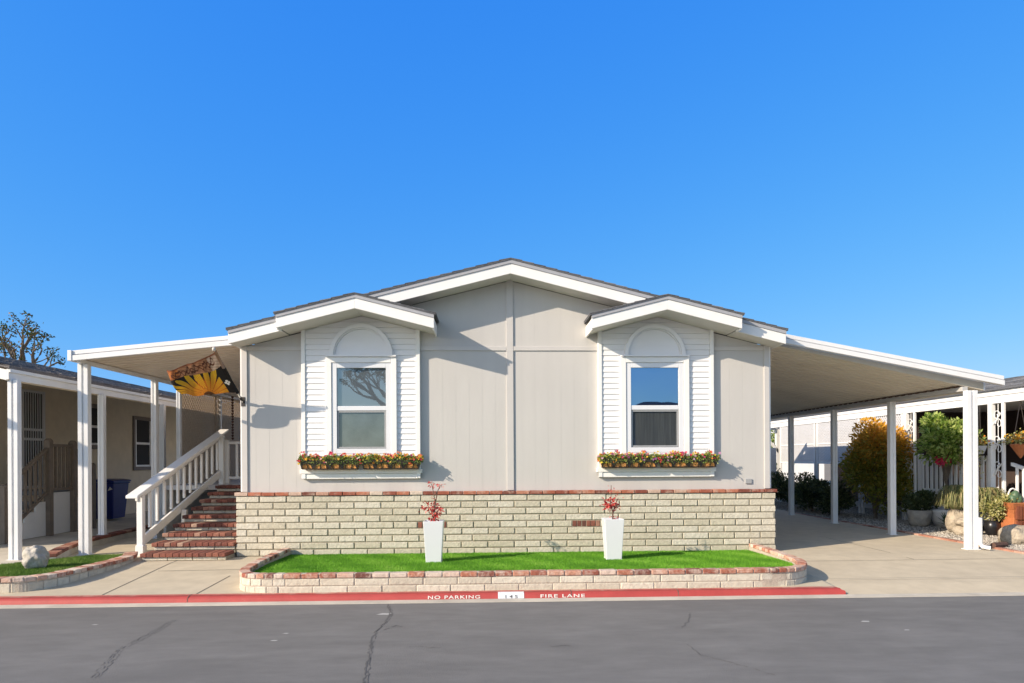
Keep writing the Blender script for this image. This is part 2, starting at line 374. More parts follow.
L.new(mxw.outputs[2], bg.inputs[0]); L.new(bg.outputs[0], wo.inputs[0])
S.view_settings.view_transform = 'Standard'; S.view_settings.look = 'None'; S.view_settings.gamma = 1; S.view_settings.use_curve_mapping = False
S.view_settings.exposure = .42
S.render.engine = 'CYCLES'; S.cycles.max_bounces = 6; S.cycles.transparent_max_bounces = 12

# ------------------------------------------------------------------ ground, road, paving
struct('ground', 'ground', lambda b: b.face([(-400, 7.6, -.30), (400, 7.6, -.30), (400, 900, -.30), (-400, 900, -.30)]))
struct('ground', 'ground', lambda b: b.face([(-400, -400, -.30), (400, -400, -.30), (400, 7.6, -.30), (-400, 7.6, -.30)]))
road = struct('road', 'asphalt', lambda b: b.face([(-60, -6, -.168), (60, -6, -.168), (60, 7.74, -.163), (-60, 7.74, -.163)]))
def ribbon(b, P, w, z, taper=True):
    Q = []
    for (xa, ya), (xb, yb) in zip(P, P[1:]):
        l = math.hypot(xb - xa, yb - ya); n = max(2, int(l / .035))
        for i in range(n):
            t = i / n; Q.append((xa + (xb - xa) * t + U(-.012, .012), ya + (yb - ya) * t + U(-.018, .018)))
    Q.append(P[-1]); n = len(Q)
    for i in range(n - 1):
        t = Vector((Q[i + 1][0] - Q[i][0], Q[i + 1][1] - Q[i][1], 0)).normalized(); q = Vector((-t.y, t.x, 0))
        if U(0, 1) < .12: continue
        wa = w * U(.25, 1.0); a = Vector((*Q[i], z)); c = Vector((*Q[i + 1], z))
        b.face([a - q * wa, c - q * wa * .8, c + q * wa * .7, a + q * wa * .8])
CRK = [[(-1.13, 7.71), (-1.03, 7.17), (-1.04, 6.74), (-1.07, 6.47), (-1.04, 6.02), (-.96, 5.43), (-.9, 4.9)], [(-1.0, 6.54), (-.91, 6.69), (-.84, 6.65)],
       [(-3.2, 7.07), (-3.16, 6.48), (-3.17, 5.98), (-2.95, 5.21)], [(-.73, 5.94), (-.42, 5.89)], [(.48, 5.87), (.7, 5.89)], [(2.12, 7.12), (1.97, 6.69), (1.84, 6.46)],
       [(1.72, 5.87), (1.73, 5.56), (1.96, 5.28), (2.12, 5.0)]]
def cracks(b):
    z = -.1615
    for w_, o_ in ((.011, 0), (.007, .018)): ribbon(b, [(x + o_, y) for x, y in CRK[0]], w_, z)
    ribbon(b, CRK[1], .012, z)
    for o_ in (0, .03, -.025): ribbon(b, [(x + o_, y) for x, y in CRK[2]], .0045, z)
    ribbon(b, CRK[3], .006, z); ribbon(b, CRK[4], .010, z); ribbon(b, CRK[5], .008, z); ribbon(b, CRK[6], .006, z)
cr = MB(); cracks(cr); cr.build('crack', 'crack', road)
sc_ = MB()
for x, y, w in ((-3.9, 6.9, .03), (-1.9, 6.45, .03), (-1.93, 6.2, .035), (3.7, 6.6, .05), (-1.1, 7.2, .08), (3.9, 6.25, .03)):
    sc_.face([(x - w, y - w * .3, -.162), (x + w * .6, y - w * .5, -.162), (x + w, y + w * .4, -.162), (x - w * .3, y + w * .5, -.162)])
sc_.build('paint_fleck', mat('pale_fleck', (.42, .42, .41), .9, .3, 40), road)
def gutter(b):
    b.prism([(7.72, -.20), (7.72, -.157), (7.86, -.152), (7.86, -.20)], 'x', -40, 40)
struct('gutter', 'concrete_grey', gutter)
# painted kerb: rounded top, sloped face
def curb(b):
    prof = [(7.861, -.2), (7.861, -.148), (7.872, -.112), (7.888, -.098), (7.92, -.088), (8.00, -.086), (8.00, -.2)]
    n = len(prof); x0, x1 = -40, 4.12
    V = [(x0, *p) for p in prof] + [(x1 + (.06 if p[0] < 7.88 else .02 if p[0] < 7.95 else 0), *p) for p in prof]
    b.poly(V, [tuple(range(n)), tuple(range(2 * n - 1, n - 1, -1))] + [(i, i + n, (i + 1) % n + n, (i + 1) % n) for i in range(n)])
kerb = struct('curb', 'redpaint', curb)
def kerbtop(b): b.face([(-40, 7.925, -.0845), (4.1, 7.925, -.0845), (4.1, 8.0, -.0825), (-40, 8.0, -.0825)])
kt = MB(); kerbtop(kt); kt.build('worn_top', 'redpaint_worn', kerb)
jt = MB()
for x in (-3.42, .95, 2.2, -7.1): jt.prism([(7.8585, -.148), (7.8695, -.112), (7.884, -.094), (7.92, -.083), (8.0, -.081), (8.0, -.085), (7.92, -.09), (7.90, -.1)], 'x', x, x + .006)
jt.build('joint', 'joint', kerb)
def text(body, x, size, m, name, bold=.0008, spacing=1.18, y0=7.8575, zc=-.130, squash=1.):
    c = bpy.data.curves.new(name, 'FONT'); c.body = body; c.size = size; c.align_x = 'CENTER'; c.align_y = 'CENTER'; c.offset = bold; c.extrude = .0008
    c.space_character = spacing
    o = bpy.data.objects.new(name, c); me = bpy.data.meshes.new_from_object(o); bpy.data.objects.remove(o)
    # lie on the sloped kerb face
    A = math.atan2(.036, .011)
    mtx = Matrix.Translation((x, y0 + .0055, zc)) @ Matrix.Rotation(A, 4, 'X') @ Matrix.Scale(squash, 4, (1, 0, 0))
    me.transform(mtx); me.materials.append(M[m]); o = bpy.data.objects.new(name, me); COL.objects.link(o); o.parent = kerb
    return o
text('NO PARKING', -.40, .053, 'whitepaint', 'lettering', squash=1.66)
text('FIRE LANE', .85, .053, 'whitepaint', 'lettering', squash=1.87)
pl = MB(); pl.poly([(.105, 7.8555, -.150), (.405, 7.8555, -.150), (.405, 7.868, -.115), (.105, 7.868, -.115), (.105, 7.884, -.094), (.405, 7.884, -.094), (.105, 7.92, -.084), (.405, 7.92, -.084)],
                   [(0, 1, 2, 3), (3, 2, 5, 4), (4, 5, 7, 6)]); pl.build('number_patch', 'gloss_white', kerb)
text('145', .255, .050, 'blackpaint', 'house_number', bold=.0005, spacing=1.5, y0=7.8545, zc=-.131, squash=1.6)

# walkway and driveway sheets (concrete), sloping to the kerb
def sheet(b, x0, x1, prof, nx=1):
    for i in range(len(prof) - 1):
        (ya, za), (yb, zb) = prof[i], prof[i + 1]
        b.face([(x0, ya, za), (x1, ya, za), (x1, yb, zb), (x0, yb, zb)])
WP = [(8.0, -.088), (9.9, -.004), (13, .0), (30, .0)]
walk_o = struct('walkway', 'concrete', lambda b: sheet(b, -40, 4.118, WP))
DP = [(7.862, -.154), (8.25, -.100), (9.9, -.004), (13, 0), (19, .03), (45, .06)]
drive_o = struct('driveway', 'concrete', lambda b: (sheet(b, 4.20, 40, DP[:3]), sheet(b, 4.119, 7.98, DP[2:]),
        b.face([(4.119, 8.0, -.088), (4.2, 7.862, -.154), (4.2, 8.25, -.100)]), b.face([(4.119, 8.0, -.088), (4.2, 8.25, -.100), (4.2, 9.9, -.004), (4.119, 9.9, -.004)]),
        sheet(b, 7.98, 40, [(9.9, -.004), (9.92, -.004)])))
def zg(y): return -.088 + min(1, max(0, (y - 8.0) / 1.9)) * .084
def joints(b, segs, w=.006):
    for (x0, y0), (x1, y1) in segs:
        n = 12
        t = Vector((x1 - x0, y1 - y0, 0)).normalized(); q = Vector((-t.y, t.x, 0)) * w
        for i in range(n):
            a = Vector((x0, y0, 0)).lerp(Vector((x1, y1, 0)), i / n); c = Vector((x0, y0, 0)).lerp(Vector((x1, y1, 0)), (i + 1) / n)
            a.z, c.z = zg(a.y) + .003, zg(c.y) + .003
            b.face([a - q, c - q, c + q, a + q])
jb = MB(); joints(jb, [((-4.45, 8.02), (-4.55, 10.25)), ((-3.38, 8.02), (-3.36, 9.0)), ((-4.45, 9.35), (-3.2, 9.4))]); jb.build('joint', 'joint', walk_o)
jb = MB(); joints(jb, [((4.2, 9.55), (10.5, 9.62)), ((4.25, 8.42), (12.5, 8.42)), ((6.1, 9.6), (6.2, 18))], .005); jb.build('joint', 'joint', drive_o)

# ------------------------------------------------------------------ the mobile home
FY = 10.563; X0, X1 = -3.742, 4.399; XR = .35; SL = .2525; ZR = 4.437
def roofz(x): return ZR - SL * abs(x - XR)
home = thing('mobile_home', 'pale beige double-wide mobile home with two white gabled window bays above a brick skirting', 'house', (XR, FY, 0))
def walls(b):
    xs = [X0]; x = X0 + .2
    while x < X1 - .05: xs.append(x); x += .2035
    xs.append(X1)
    for a, c in zip(xs, xs[1:]):
        a2, c2 = a + .0020, c - .0020
        pts = [(a2, .93), (c2, .93), (c2, roofz(c2) - .225)]
        if a2 < XR < c2: pts.append((XR, roofz(XR) - .225))
        pts.append((a2, roofz(a2) - .225)); b.prism(pts, 'y', FY, FY + .06)
    b.prism([(X0 + .002, .93), (X1 - .002, .93), (X1 - .002, roofz(X1) - .23), (XR, roofz(XR) - .23), (X0 + .002, roofz(X0) - .23)], 'y', FY + .0011, FY + .2)
    b.prism([(X0, .93), (X0 + .1, .93), (X0 + .1, roofz(X0) - .23), (X0, roofz(X0) - .26)], 'y', FY + .2, 27)
    b.prism([(X1 - .1, .93), (X1, .93), (X1, roofz(X1) - .26), (X1 - .1, roofz(X1) - .23)], 'y', FY + .2, 27)
    b.prism([(X0, .93), (X1, .93), (X1, roofz(X1) - .23), (XR, roofz(XR) - .23), (X0, roofz(X0) - .23)], 'y', 27, 27.1)
part('wall', 'siding', home, walls)
BAYS = [(-2.836, -1.036, -1.916), (1.704, 3.511, 2.645)]
def trims(b):
    y0 = FY - .018
    def bar(xa, xb, za, zb, p=0):
        q = MB(); q.box(xa, xb, y0 - p, FY, za, zb); q.build('trim', 'trim', home, bevel=.003)
    bar(X0 - .008, X0 + .075, .975, roofz(X0) - .2, .004); bar(X1 - .075, X1 + .008, .975, roofz(X1) - .2, .004)
    for xa, xb in ((X0 + .077, BAYS[0][0] - .002), (BAYS[0][1] + .002, .288), (.400, BAYS[1][0] - .002), (BAYS[1][1] + .002, X1 - .077)): bar(xa, xb, 3.13, 3.195)
    bar(.291, .397, .975, roofz(XR) - .22, .003)
    bar(.402, .412, .975, 3.10, -.008)
    for xa, xb, _ in BAYS:
        pass
trims(None)
for xa in (X0 - .03, X1): part('corner_trim', 'white', home, lambda b: b.box(xa, xa + .03, FY - .01, FY + .1, .975, 3.2), bevel=.004)
# main roof
def roofmain(b):
    y0, y1 = 10.125, 27.4
    for sgn, xe in ((-1, -3.825), (1, 4.525)):
        n = 48
        for i in range(1, n):
            pass
        b.prism([(XR, ZR - .018), (XR, ZR), (xe, roofz(xe)), (xe, roofz(xe) - .018)], 'y', y0, y1, .5)
        # shingle courses
        rows = 24
        for i in range(rows):
            xa = xe + (XR - xe) * i / rows; xb = xe + (XR - xe) * (i + 1) / rows
            y = y0 - .004
            while y < 18.5:
                w = U(.25, .4); b.slab([(xa, y, roofz(xa) + .016), (xa, y + w - .005, roofz(xa) + .016), (xb, y + w - .005, roofz(xb) + .006), (xb, y, roofz(xb) + .006)], .012); y += w
part('roof', 'shingle', home, roofmain)
def rake(b, xa, xb, zf, y0, y1, top, bot):
    b.prism([(xa, zf(xa) - top), (xb, zf(xb) - top), (xb, zf(xb) - bot), (xa, zf(xa) - bot)], 'y', y0, y1)
segs = [(-3.80, -3.035), (-1.90, XR), (XR, 2.62), (3.745, 4.50)]
def fascia(b):
    for xa, xb in segs: rake(b, xa, xb, roofz, 10.15, 10.18, .072, .222)
    b.prism([(10.181, roofz(-3.80) - .075), (27.3, roofz(-3.80) - .075), (27.3, roofz(-3.80) - .215), (10.181, roofz(-3.80) - .215)], 'x', -3.80, -3.775)
    b.prism([(10.181, roofz(4.5) - .075), (27.3, roofz(4.5) - .075), (27.3, roofz(4.5) - .215), (10.181, roofz(4.5) - .215)], 'x', 4.475, 4.50)
part('fascia', 'white', home, fascia, bevel=.004)
for xa, xb in ((-3.80, -3.035), (-1.90, 2.62), (3.745, 4.50)):
    def drip(b):
        for p, q in ((xa, min(xb, XR)), (max(xa, XR), xb)):
            if q > p: rake(b, p, q, roofz, 10.136, 10.175, .019, .071)
    part('drip_edge', 'drip', home, drip)
def soff(b):
    for xa, xb in ((-3.774, -3.035), (-1.4, XR), (XR, 2.2), (3.745, 4.474)): rake(b, xa, xb, roofz, 10.181, FY - .001, .205, .218)
    rake(b, -3.774, X0 - .002, roofz, FY, 26, .205, .218); rake(b, X1 + .002, 4.474, roofz, FY, 26, .205, .218)
part('soffit', 'soffit', home, soff)
# the two front gables
DY = 9.943
for (xa, xb, xr), (le, re), outer in zip(BAYS, ((-3.045, -.775), (1.525, 3.755)), (-1, 1)):
    zr = roofz(xr)
    dz = lambda x, zr=zr, xr=xr: zr - .2525 * abs(x - xr)
    g = MB()
    for sgn, xe in ((-1, le), (1, re)):
        isout = sgn == outer
        yb = 10.12 if isout else FY + .3
        g.prism([(xr, zr - .018), (xr, zr), (xe + sgn * .025, dz(xe + sgn * .025)), (xe + sgn * .025, dz(xe + sgn * .025) - .018)], 'y', DY - .025, yb, .4)
        rows = 7
        for i in range(rows):
            pa = xe + sgn * .03 + (xr - xe - sgn * .03) * i / rows; pb = xe + sgn * .03 + (xr - xe - sgn * .03) * (i + 1) / rows
            y = DY - .03
            while y < yb - .05:
                w = U(.2, .33); ye = min(yb, y + w - .005); g.slab([(pa, y, dz(pa) + .016), (pa, ye, dz(pa) + .016), (pb, ye, dz(pb) + .006), (pb, y, dz(pb) + .006)], .012); y += w
    gr = g.build('gable_roof', 'shingle', home)
    f = MB()
    for xs_, xe_ in ((le, xr), (xr, re)): rake(f, xs_, xe_, dz, DY, DY + .03, .068, .218)
    for xs_, ye in ((le, 10.149 if outer < 0 else FY - .001), (re, 10.149 if outer > 0 else FY - .001)):
        d = 1 if xs_ == le else -1
        f.prism([(DY + .031, dz(xs_) - .07), (ye, dz(xs_) - .07), (ye, dz(xs_) - .235), (DY + .031, dz(xs_) - .235)], 'x', xs_, xs_ + d * .025)
    f.build('gable_fascia', 'white', gr, bevel=.004)
    d_ = MB()
    for xs_, xe_ in ((le, xr), (xr, re)): rake(d_, xs_, xe_, dz, DY - .014, DY + .02, .019, .067)
    d_.build('drip_edge', 'drip', gr)
    s_ = MB()
    for xs_, xe_ in ((le + .026, xr), (xr, re - .026)): rake(s_, xs_, xe_, dz, DY + .031, FY - .002, .198, .211)
    s_.build('gable_soffit', 'soffit', gr)
# bays with lap siding and windows
BY = FY - .06
for bi, (xa, xb, xr) in enumerate(BAYS):
    zr = roofz(xr); topz = lambda x, zr=zr, xr=xr: zr - .2525 * abs(x - xr) - .213
    wc = -1.925 if bi == 0 else 2.585
    ga, gb, gz0, gz1 = wc - .3665, wc + .3665, 1.62, 2.885     # glass opening
    ta, tb, tz0, tz1 = wc - .535, wc + .535, 1.56, 3.02        # trim outline
    bay = MB()
    bay.prism([(xa + .004, 1.17), (xb - .004, 1.17), (xb - .004, topz(xb)), (xr, topz(xr)), (xa + .004, topz(xa))], 'y', BY + .024, FY - .001, .5)
    z = 1.17
    while z < topz(xr):
        z2 = z + .0855
        def lap(p, q):
            zt0, zt1 = min(z2, topz(p)), min(z2, topz(q))
            if p < xr < q and z2 > topz(p) and z2 > topz(q):
                if z > topz(xr): return
            def clipx(zz):   # x extent where roof above zz
                h = (zr - .213 - zz) / .2525; return max(p, xr - h), min(q, xr + h)
            pa, qa = clipx(z); pb, qb = clipx(min(z2, topz(xr)))
            if qa - pa < .02: return
            zt = min(z2, topz(xr)) - .002
            V = [(pa, BY - .002, z), (qa, BY - .002, z), (qb, BY + .010, zt), (pb, BY + .010, zt), (pa, BY + .026, z), (qa, BY + .026, z), (qb, BY + .026, zt), (pb, BY + .026, zt)]
            bay.poly(V, [(0, 1, 2, 3), (0, 4, 5, 1), (1, 5, 6, 2), (3, 2, 6, 7), (0, 3, 7, 4)], .5)
        if z2 < tz0 + .02 or z > tz1 - .02: lap(xa + .062, xb - .062)
        else: lap(xa + .062, ta + .01); lap(tb - .01, xb - .062)
        z = z2
    bo = bay.build('window_bay', 'lap', home)
    for p, q in ((xa, xa + .06), (xb - .06, xb)): part('bay_corner_trim', 'white', bo, lambda b: b.prism([(p, 1.17), (q, 1.17), (q, topz(q) + .005), (p, topz(p) + .005)], 'y', BY - .014, FY - .002), bevel=.004)
    # window: layered trim
    w = MB(); y1 = BY + .023
    def ring(b, a, c, z0, z1, wd, y0, yb, bot=None):
        bot = bot or wd
        b.box(a, a + wd, y0, yb, z0, z1); b.box(c - wd, c, y0, yb, z0, z1); b.box(a + wd, c - wd, y0, yb, z1 - wd, z1); b.box(a + wd, c - wd, y0, yb, z0, z0 + bot)
    ring(w, ta, tb, tz0 - .1, tz1, .085, BY - .035, y1); wo_ = w.build('window', 'white', home, bevel=.005)
    w = MB(); ring(w, ta + .088, tb - .088, tz0 - .01, tz1 - .088, .075, BY - .022, y1); w.build('frame', 'gloss_white', wo_, bevel=.004)
    w = MB(); w.box(ga - .004, gb + .004, BY - .014, y1, 2.205, 2.275); w.build('sash_rail', 'gloss_white', wo_, bevel=.006)
    w = MB()
    ring(w, ga + .001, gb - .001, 1.632, 2.2, .022, BY - .004, y1 - .01); w.build('screen_frame', 'vent', wo_)
    w = MB(); w.face([(ga, BY + .004, 2.27), (gb, BY + .004, 2.27), (gb, BY + .004, 2.90), (ga, BY + .004, 2.90)]); w.build('upper_pane', 'glass_left' if bi == 0 else 'glass_clear', wo_)
    w = MB(); w.face([(ga, BY + .008, 1.6), (gb, BY + .008, 1.6), (gb, BY + .008, 2.215), (ga, BY + .008, 2.215)]); w.build('lower_pane', 'glass_screen', wo_)
    w = MB(); w.face([(ga, BY + .018, 2.24), (gb, BY + .018, 2.24), (gb, BY + .018, 2.92), (ga, BY + .018, 2.92)]); w.build('blind', 'blind' if bi == 0 else 'dark', wo_)
    w = MB(); w.face([(ga, BY + .018, 1.6), (gb, BY + .018, 1.6), (gb, BY + .018, 2.24), (ga, BY + .018, 2.24)]); w.build('curtain', 'screen' if bi == 0 else 'curtain', wo_)
    # arch panel above
    A = MB(); n = 28; rx, rz = .475, .475; zc = 3.05
    for k in range(n):
        t0, t1 = math.pi * k / n, math.pi * (k + 1) / n
        for (ra, rb, ya, yb) in ((1.0, .88, BY - .05, BY + .02), (.875, .84, BY - .028, BY + .02)):
            P = [(wc + rx * r * math.cos(t), zc + rz * r * math.sin(t)) for t, r in ((t0, ra), (t1, ra), (t1, rb), (t0, rb))]
            A.prism(P, 'y', ya, yb, .5)
    A.prism([(wc + rx * .835 * math.cos(math.pi * k / n), zc + rz * .835 * math.sin(math.pi * k / n)) for k in range(n + 1)], 'y', BY - .004, BY + .02, .5)
    A.box(wc - .53, wc + .53, BY - .062, BY + .02, 3.024, 3.05)
    A.build('arch_panel', 'lap', bo)
    # ledge for the flower troughs
    lg = MB(); lg.box(xa - .0, xb + .0, BY - .004, FY - .001, 1.165, 1.243); lg.box(xa - .025, xb + .025, BY - .022, FY - .001, 1.246, 1.308)
    lg.build('window_ledge', 'white', home, bevel=.006)
vb = MB(); vb.box(4.02, 4.12, FY - .022, FY, 1.05, 1.125); vb.build('vent_cover', 'vent', home, bevel=.005)
# skirting of slump block with brick cap
SY = FY - .1
sk_ = MB(); sk_.box(-3.79, 4.45, SY + .012, FY + .1, -.1, .912, .5); 
for xx in (-3.80, 4.35): sk_.box(xx, xx + .1, FY + .1, 26, -.1, .912, .5)
skm = sk_.build('skirting_mortar', 'mortar', home)
bl = MB()
for r_ in range(9):
    off = (.0, .20, .03, .19, .01, .215, .02, .2, .0)[r_] + .05
    x = -3.82 - off; z0 = r_ * .1016
    while x < 4.47:
        a, c = max(x, -3.82), min(x + .406, 4.47); x += .406
        if c - a < .05: continue
        L_ = [(a, c)]
        if r_ == 4: L_ = []; 
        if r_ == 4:
            cur = a
            for (h0, h1) in ((-1.08, -.64), (1.29, 1.72)):
                if h0 < c and h1 > cur:
                    if h0 - cur > .03: L_.append((cur, h0))
                    cur = max(cur, h1)
            if c - cur > .03: L_.append((cur, c))
        for a, c in L_:
            ins = U(-.004, .004)
            bl.box(a + .0095, c - .0095, SY + ins, SY + .09, z0 + .009 + U(-.001, .002), z0 + .0935 + U(-.002, .001))
bl.build('skirting_block', 'block', skm, bevel=.007)
for h0, h1 in ((-1.08, -.64), (1.29, 1.72)):
    vb = MB(); k = 6; w_ = (h1 - h0) / k
    for i in range(k): vb.box(h0 + w_ * i + .006, h0 + w_ * (i + 1) - .006, SY + .004 + U(-.004, .004), SY + .09, .4064 + .008, .508 - .008)
    vb.build('vent_brick', 'brick_dark', skm, bevel=.004)
cb = MB(); x = -3.835
while x < 4.48:
    c = min(x + .203, 4.485); cb.box(x + .004, c - .004, SY - .018 + U(-.004, .004), FY - .02, .917, .968 + U(-.003, .003)); x += .203
cb.build('brick_cap', 'brick', skm, bevel=.006)

# ------------------------------------------------------------------ metal roofs on posts
def pans(b, xa, za, xb, zb, y0, y1, per, dep):
    y = y0
    while y < y1:
        P = [(0, 0), (per * .80, 0), (per * .82, dep), (per * .96, dep), (per * .98, 0), (per, 0)]
        for (p, d), (q, e) in zip(P, P[1:]):
            b.face([(xa, y + p, za + d), (xb, y + p, zb + d), (xb, y + q, zb + e), (xa, y + q, za + e)])
        y += per
def post(parent, x, y, z0, z1, w, dbl=False, d=.09, m='metal'):
    b = MB()
    if dbl:
        h = w * .40
        b.box(x - w / 2, x - w / 2 + h, y - d / 2, y + d / 2, z0, z1); b.box(x + w / 2 - h, x + w / 2, y - d / 2, y + d / 2, z0, z1)
        b.box(x - w / 2 + h, x + w / 2 - h, y - d / 4, y + d / 4, z0, z1)
    else:
        b.prism([(x - w / 2, y - d / 2), (x - w * .15, y - d / 2), (x - w * .12, y - d / 2 + .012), (x + w * .12, y - d / 2 + .012), (x + w * .15, y - d / 2), (x + w / 2, y - d / 2), (x + w / 2, y + d / 2), (x - w / 2, y + d / 2)], 'z', z0, z1)
    p = b.build('post', m, parent, bevel=.004)
    b = MB(); b.box(x - w * .62, x + w * .62, y - d * .75, y + d * .75, z0, z0 + .012); b.build('foot_plate', 'metal', p)
    return p
cp = thing('carport', 'white metal carport roof on four posts along the right side of the house', 'carport', (6.3, 10.5, 0))
CZ = lambda x: 3.397 - (x - 4.5) * .1885
part('roof_panel', 'pan_dark', cp, lambda b: pans(b, 4.505, 3.235, 7.86, 2.511, 10.58, 19.4, .2, .05), solid=.003)
def cfas(b):
    xa, xb = 4.53, 8.10
    for t, u, y0 in ((0, .060, 10.44), (.072, .148, 10.425)):
        b.prism([(xa, CZ(xa) - t), (xb, CZ(xb) - t), (xb, CZ(xb) - u), (xa, CZ(xa) - u)], 'y', y0, 10.50)
    b.prism([(xa, CZ(xa) - .06), (xb, CZ(xb) - .06), (xb, CZ(xb) - .072), (xa, CZ(xa) - .072)], 'y', 10.465, 10.50)
part('fascia', 'metal', cp, cfas, bevel=.004)
part('gutter', 'metal', cp, lambda b: (b.box(7.862, 7.90, 10.58, 19.4, 2.503, 2.70)), bevel=.006)
part('front_closure', mat('closure_and_rib_shade', (.50, .45, .36), .7, .1, 6), cp, lambda b: b.prism([(4.53, CZ(4.53) - .13), (7.86, CZ(7.86) - .13), (7.86, 2.503), (4.45, 3.238)], 'y', 10.572, 10.579))
def rib_shade(b):
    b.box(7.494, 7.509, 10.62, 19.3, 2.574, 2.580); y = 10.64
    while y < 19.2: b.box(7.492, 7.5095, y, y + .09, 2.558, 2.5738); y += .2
part('closure_and_rib_shade', 'stem', cp, rib_shade)  # dark blocks and joining bar: shade of the rib hollows put into colour
part('beam', mat('beam_metal', (.46, .46, .46), .5, .08, 3), cp, lambda b: b.box(7.51, 7.60, 10.56, 19.35, 2.49, 2.562), bevel=.004)
part('rear_fascia', 'metal', cp, lambda b: b.prism([(4.53, CZ(4.53)), (8.1, CZ(8.1)), (8.1, CZ(8.1) - .15), (4.53, CZ(4.53) - .15)], 'y', 19.4, 19.44))
for i, y in enumerate((10.45, 12.55, 14.68, 16.8, 18.95)): post(cp, 7.56, y, 0 if y < 13 else .01, 2.489, .17 if i == 0 else .11, i == 0, .10)
b = MB(); b.tube([(7.66, 10.39, .5), (7.66, 10.39, .10), (7.68, 10.36, .05), (7.76, 10.30, .035)], .032, 10); b.build('downspout', 'metal', cp)
pa_ = thing('porch_awning', 'white metal awning over the brick steps on the left side of the house', 'awning', (-5.1, 10.7, 0))
AZ = lambda x: 3.13 + (x + 6.40) * .0985
part('roof_panel', 'pan', pa_, lambda b: pans(b, -6.30, 3.027, -3.81, AZ(-3.81) - .10, 10.66, 18.2, .2, .045), solid=.003)
def afas(b):
    xa, xb = -6.31, -3.812
    for t, u, y0 in ((0, .062, 10.60), (.076, .155, 10.585)):
        b.prism([(xa, AZ(xa) - t), (xb, AZ(xb) - t), (xb, AZ(xb) - u), (xa, AZ(xa) - u)], 'y', y0, 10.66)
part('fascia', 'metal', pa_, afas, bevel=.004)
part('gutter', 'metal', pa_, lambda b: b.box(-6.365, -6.303, 10.575, 18.2, AZ(-6.4) - .15, AZ(-6.4) + .012), bevel=.006)
part('beam', 'metal', pa_, lambda b: b.box(-6.31, -6.23, 10.663, 18.15, 2.968, 3.024), bevel=.004)
for i, y in enumerate((10.85, 13.09, 14.10, 16.2, 17.9)): post(pa_, -6.27, y, 0, 2.967,   .155 if i == 0 else (.10 if i == 1 else .08), i == 0, .10 if i < 2 else .08)

# ------------------------------------------------------------------ steps, railing, deck
st = thing('brick_steps', 'red brick and block steps rising beside the house to the porch', 'steps', (-4.6, 10.2, 0))
for i in range(9):
    mm, tt, rr_ = MB(), MB(), MB()
    y0 = 10.10 + i * .35; z0, z1 = i * .11, (i + 1) * .11
    xl = -5.06 - .003 * i; xrt = -3.835 if y0 < FY + .05 else -3.80
    mm.box(xl + .02, xrt, y0 + .04, y0 + .7, z0 - .05 if i == 0 else max(0, z0 - .12), z1 - .058, .5)
    x = xl + .0
    n = 13; w_ = (xrt - xl) / n
    for k in range(n): tt.box(xl + w_ * k + .0025, xl + w_ * (k + 1) - .0025, y0 - .012 + U(-.004, .004), y0 + .352, z1 - .056, z1 + U(-.003, .003))
    x = xl + .02 - (i % 2) * .18
    while x < xrt:
        a, c = max(x, xl + .02), min(x + .36, xrt); x += .36
        if c - a > .05: rr_.box(a + .004, c - .004, y0 + .022 + U(-.003, .003), y0 + .1, z0 + .004, z1 - .06)
    so_ = mm.build('step', 'mortar', st); tt.build('brick_tread', 'brick_dark', so_, bevel=.008); rr_.build('riser_block', 'block', so_, bevel=.006)
dk = thing('porch_deck', 'raised grey porch deck at the top of the brick steps', 'deck', (-5, 15, 0))
part('floor', 'greytrim', dk, lambda b: b.box(-6.2, -3.80, 13.26, 18.3, .90, .985)); part('skirt', 'white', dk, lambda b: b.box(-6.2, -6.15, 13.26, 18.3, 0, .898))
rl = thing('stair_railing', 'white wooden handrail with balusters climbing beside the brick steps', 'railing', (-5.35, 10.7, 0))
def rz(y): return .955 + (y - 10.62) * .318
part('newel', 'white', rl, lambda b: (b.box(-5.39, -5.30, 10.66, 10.75, -.01, .93), b.box(-5.405, -5.285, 10.645, 10.765, -.01, .16)), bevel=.006)
part('newel', 'white', rl, lambda b: b.box(-5.39, -5.30, 13.86, 13.95, .9, 1.96), bevel=.006)
part('newel', 'white', rl, lambda b: b.box(-5.35, -5.27, 12.10, 12.18, .2, .60), bevel=.006)
part('handrail', 'white', rl, lambda b: b.prism([(10.42, rz(10.42)), (14.05, rz(14.05)), (14.05, rz(14.05) + .045), (10.42, rz(10.42) + .045)], 'x', -5.43, -5.25), bevel=.008)
part('under_rail', 'white', rl, lambda b: b.prism([(10.64, rz(10.64) - .002), (13.96, rz(13.96) - .002), (13.96, rz(13.96) - .12), (10.64, rz(10.64) - .12)], 'x', -5.40, -5.362), bevel=.004)
part('bottom_rail', 'white', rl, lambda b: b.prism([(10.75, .12), (13.86, 1.12), (13.86, 1.26), (10.75, .27)], 'x', -5.395, -5.355), bevel=.004)
for k in range(12):
    y = 10.95 + k * .245
    part('baluster', 'white', rl, lambda b: b.prism([(y, rz(y) - .65), (y + .05, rz(y) - .65), (y + .05, rz(y) - .10), (y, rz(y) - .10)], 'x', -5.36, -5.325), bevel=.003)
gt = thing('porch_gate', 'white picket gate across the top of the brick steps', 'gate', (-4.6, 14.0, .985))
part('gate_frame', 'white', gt, lambda b: (b.box(-5.30, -3.82, 13.98, 14.03, 1.79, 1.84), b.box(-5.30, -3.82, 13.98, 14.03, 1.08, 1.13), b.box(-5.30, -5.24, 13.96, 14.05, .985, 1.87), b.box(-4.72, -4.66, 13.96, 14.05, .985, 1.87)), bevel=.004)
for k in range(8):
    x = -5.1 + k * .17
    part('picket', 'white', gt, lambda b: b.box(x, x + .045, 13.99, 14.02, 1.131, 1.789), bevel=.003)
